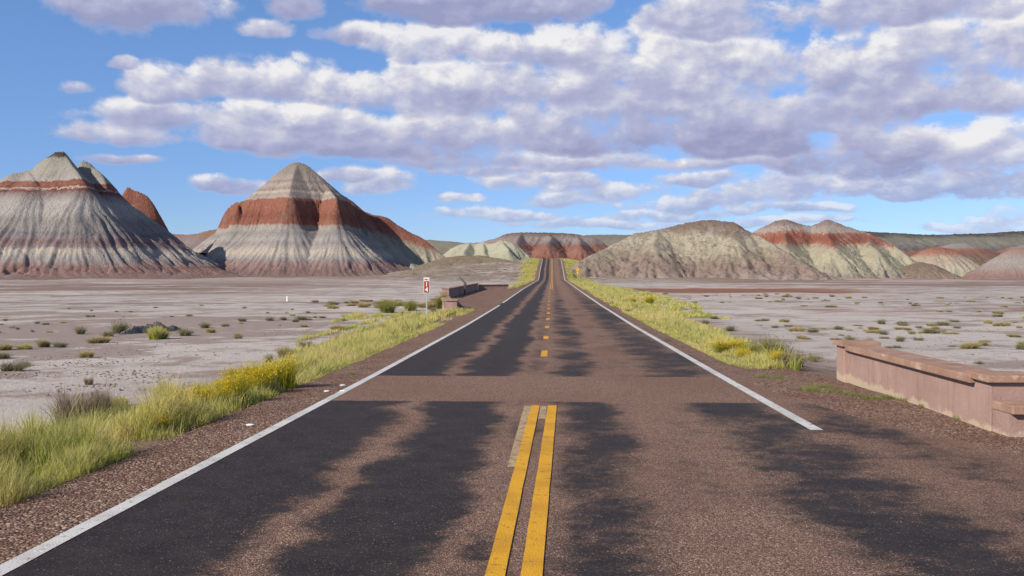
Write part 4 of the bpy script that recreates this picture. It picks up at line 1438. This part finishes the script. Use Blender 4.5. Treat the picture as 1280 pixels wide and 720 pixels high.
at_px(GTUFT[1], 106, 590, 36, 44, 'dark green grass clump leaning over the gravel', GV, 'grass tuft')
at_px(GTUFT[0], 205, 512, 26, 44, 'tall straw-tipped grass clump left of the flowering bushes', GV, 'grass tuft')
# -- right verge
GR = 'bushes on the right verge'
at_px(BUSH[1], 958, 452, 36, 34, 'big grey-green bush at the near end of the right verge', GR)
at_px(SAGE[1], 1000, 460, 26, 24, 'pale grey bush at the outer corner of the right verge', GR)
at_px(SAGE[2], 985, 462, 22, 26, 'grey-brown upright bush beside the outer corner bush', GR)
at_px(RAB[0], 975, 460, 20, 22, 'yellow flowering bush in front of the big grey-green bush', GR)
at_px(RAB[1], 908, 443, 26, 22, 'orange-yellow flowering bush left of the big grey-green bush', GR)
at_px(RAB[0], 928, 450, 18, 16, 'small flowering bush in the grass beside the orange-yellow one', GR)
at_px(RAB[1], 790, 379, 8, 8, 'small round yellow-green bush, left of a pair far along the right verge', GR)
at_px(RAB[0], 813, 381, 12, 11, 'round yellow-green bush, right of a pair far along the right verge', GR)
at_px(SAGE[3], 910, 414, 14, 8, 'low grey-green shrub behind the right verge grass', GR)
at_px(SAGE[0], 893, 399, 13, 6, 'flat grey shrub beyond the right verge grass', GR)
at_px(SAGE[1], 885, 405, 10, 7, 'tan shrub at the outer edge of the right verge grass', GR)
at_px(BUSH[0], 1270, 499, 22, 22, 'green bush half hidden behind the near pillar of the pink wall', GR)
# -- scattered right flats
GF = 'shrubs on the right flats'
for i, (px, py, w_, h_, lb) in enumerate(((1124, 427, 11, 10, 'round pale shrub just beyond the pink wall'), (1150, 426, 11, 6, 'low brown shrub right of the round pale shrub'), (1160, 417, 13, 8, 'wide grey-green shrub behind the pink wall'),
                                          (1178, 417, 9, 6, 'small shrub touching the wide grey-green shrub'), (1126, 406, 12, 7, 'grey shrub on the right flats beyond the wide pair'), (1104, 405, 10, 8, 'tan shrub left of the grey shrub on the right flats'), (1274, 437, 9, 9, 'round dark shrub at the right edge beyond the wall'),
                                          (1084, 432, 12, 11, 'pale shrub behind the far pillar of the pink wall'), (1047, 412, 13, 7, 'dark spreading shrub on bare clay left of the far pillar'), (1192, 403, 12, 5, 'yellow-green low shrub far right on the flats'), (1224, 455, 10, 5, 'flat dark twiggy plant close behind the wall'),
                                          (1015, 452, 8, 10, 'small pale shrub beside the outer corner bush of the verge'), (1012, 470, 6, 5, 'tiny green plant in gravel near the far pillar'))):
    at_px(SAGE[i % 4], px, py, w_, h_, lb, GF)
r = np.random.default_rng(91)
cnt = 0
while cnt < 150:
    py = 368 + (438 - 368) * r.random() ** 1.5
    px = r.uniform(800, 1330)
    g_ = gpt(px, py)
    if g_[0] < np.interp(g_[1], [16, 30, 60, 110, 200], [7.5, 8, 10, 13, 14]):
        continue
    if fbm(g_[0] * .05, g_[1] * .03, 2, 4) < -.12:
        continue
    cnt += 1
    w_ = r.uniform(.16, .50) * (1 + g_[1] / 160)
    pr = SAGE[r.integers(4)] if r.random() < .42 else TUFT[r.integers(2)]
    place(pr, g_[0], g_[1], w_, w_ * r.uniform(.22, .55), 'low grey or straw-coloured shrub scattered on the clay flats right of the road', 'low shrubs scattered on the right flats', cat='shrub')
cnt = 0
while cnt < 46:
    py = 382 + (440 - 382) * r.random() ** 1.3
    px = r.uniform(-40, 500)
    g_ = gpt(px, py)
    if g_[0] > -9.5 or (80 < px < 280 and 398 < py < 460):
        continue
    cnt += 1
    w_ = r.uniform(.12, .34) * (1 + g_[1] / 160)
    pr = SAGE[r.integers(4)] if r.random() < .5 else TUFT[r.integers(2)]
    place(pr, g_[0], g_[1], w_, w_ * r.uniform(.4, .6), 'tiny dry shrub scattered on the clay flats left of the road', 'tiny shrubs scattered on the left flats', cat='shrub')

for _ in range(34):
    g_ = gpt(r.uniform(395, 552), r.uniform(377, 387))
    w_ = r.uniform(.35, .8)
    pr = SAGE[r.integers(4)] if r.random() < .3 else TUFT[r.integers(2)]
    place(pr, g_[0], g_[1], w_ * 1.4, w_ * .6, 'low yellow tuft in the thin band of dry plants behind the brown sign', 'dry tufts in the band behind the brown sign', cat='grass tuft')

# ------------------------------------------------------------------ clay bank, clods, pebbles
def lumps(name, pts, size, mat, seed, flat=.6, smooth=False):
    r = np.random.default_rng(seed)
    n_ = len(pts)
    base = np.array([(1, 0, 0), (-1, 0, 0), (0, 1, 0), (0, -1, 0), (0, 0, 1), (0, 0, -1.)])
    F_ = np.array([(0, 2, 4), (2, 1, 4), (1, 3, 4), (3, 0, 4), (2, 0, 5), (1, 2, 5), (3, 1, 5), (0, 3, 5)])
    V = base[None] * r.uniform(.55, 1.2, (n_, 6, 1)) + r.normal(0, .18, (n_, 6, 3))
    a = r.uniform(0, 6.28, n_)
    c, s = np.cos(a), np.sin(a)
    V = np.stack([V[..., 0] * c[:, None] - V[..., 1] * s[:, None], V[..., 0] * s[:, None] + V[..., 1] * c[:, None], V[..., 2] * flat], -1)
    V = V * size[:, None, None] + pts[:, None, :]
    t = (F_[None] + (np.arange(n_) * 6)[:, None, None]).reshape(-1, 3)
    A = np.repeat(np.stack([r.random(n_)] * 3 + [np.ones(n_)], 1), 6, 0)
    return mesh_np(name, V.reshape(-1, 3), None, t, mat, attr=A)


def mat_stone(name, a_, b_):
    mt, n = newmat(name)
    at = n.n('ShaderNodeAttribute', attribute_name='tone')
    c = n.mix(n.xyz(at.outputs['Color'])[0], a_, b_)
    n.surf(c, .95, None, .1)
    return mt


M_CLOD = mat_stone('clay_clods', alb(120, 104, 92), alb(168, 150, 138))
M_PEB = mat_stone('road_pebbles', alb(84, 62, 54), alb(176, 146, 128))
M_ROCK = mat_stone('dark_boulders', alb(88, 74, 64), alb(140, 120, 106))
r = np.random.default_rng(55)
pts, sz = [], []
for (xa, ya, xb, yb, spr, m_) in ((125, 469, 150, 465, 1.2, 60), (150, 466, 200, 477, 1.0, 120), (90, 455, 135, 455, 1.8, 110), (50, 466, 68, 471, .8, 40), (2, 470, 24, 473, 1.0, 70), (110, 482, 135, 483, .5, 40),
                                  (60, 485, 150, 490, 1.2, 90), (120, 428, 200, 436, 3, 90), (70, 446, 60, 450, 1.0, 30), (230, 430, 330, 436, 4, 60), (300, 440, 250, 450, 2.5, 40), (330, 418, 420, 408, 4, 70), (130, 412, 250, 404, 3, 80)):
    A_, B_ = gpt(xa, ya), gpt(xb, yb)
    f = r.random(m_)
    x_ = A_[0] * (1 - f) + B_[0] * f + r.normal(0, spr * .35, m_)
    y_ = A_[1] * (1 - f) + B_[1] * f + r.normal(0, spr * .45, m_)
    pts.append(np.stack([x_, y_, ground(x_, y_)], 1))
    sz.append(r.uniform(.012, .05, m_))
for _ in range(60):   # loose patches on the right flats
    g_ = gpt(r.uniform(900, 1300), r.uniform(372, 455))
    m_ = 9
    x_, y_ = g_[0] + r.normal(0, .6, m_), g_[1] + r.normal(0, 1.0, m_)
    pts.append(np.stack([x_, y_, ground(x_, y_)], 1))
    sz.append(r.uniform(.015, .05, m_))
tag(lumps('clay_clods', np.concatenate(pts), np.concatenate(sz), M_CLOD, 3), 'small brown clay clods strewn over the flats', 'clods', None, 'stuff')
n_ = 15000
u = r.random(n_)
Y = 4.5 * (40 / 4.5) ** u
side = r.random(n_) < .62
X = np.where(side, road_cx(Y) - 3.4 - r.random(n_) ** .8 * 1.0, road_cx(Y) + np.interp(Y, [4, 9, 12, 40], [3.5, 4.2, 4.0, 3.5]) + r.random(n_) * 1.4)
X = np.where(~side & (X > 5.0), 5.0 - r.random(n_) * .6, X)
tag(lumps('loose_gravel', np.stack([X, Y, road_z(Y) - .003], 1), r.uniform(.003, .0085, n_) * r.choice([1, 1, 1, 1.6], n_), M_PEB, 4, .7), 'loose brown gravel on the road shoulders', 'gravel', None, 'stuff')

# dark eroded clay bank on the left flats
M_BANK, nb = newmat('dark_clay_bank')
pb = nb.pos()
nb.surf(nb.ramp(nb.noise(pb, 2.2, 6, .7), [(.35, alb(92, 90, 92)), (.65, alb(150, 146, 142))]), .95, nb.bump(nb.noise(pb, 3, 6, .75), .2, 1), .1)
A_, B_ = gpt(150, 418), gpt(222, 413)
nx_, ny_ = 70, 16
S_, T_ = np.meshgrid(np.linspace(0, 1, nx_), np.linspace(-1, 1, ny_))
bx = A_[0] + (B_[0] - A_[0]) * S_
by = A_[1] + (B_[1] - A_[1]) * S_ + T_ * 1.0
hh = .50 * np.sin(np.pi * np.clip(S_, 0, 1)) ** .45 * sstep(T_, -.55, -.25) * (1 - sstep(T_, .3, 1)) * np.clip(.75 + 1.3 * fbm(bx * .5, by * 1.2, 5, 8, .6) * .6, .1, 1.3) - .10
idx = np.arange(nx_ * ny_).reshape(ny_, nx_)
q = np.stack([idx[:-1, :-1], idx[:-1, 1:], idx[1:, 1:], idx[1:, :-1]], -1).reshape(-1, 4)
tag(mesh_np('clay_bank', np.stack([bx, by, ground(bx, by) + hh], -1).reshape(-1, 3), q, mat=M_BANK, smooth=True), 'dark eroded clay bank between shrubs on the left flats', 'bank', None, 'structure')
print('verts', sum(len(m.vertices) for m in bpy.data.meshes))
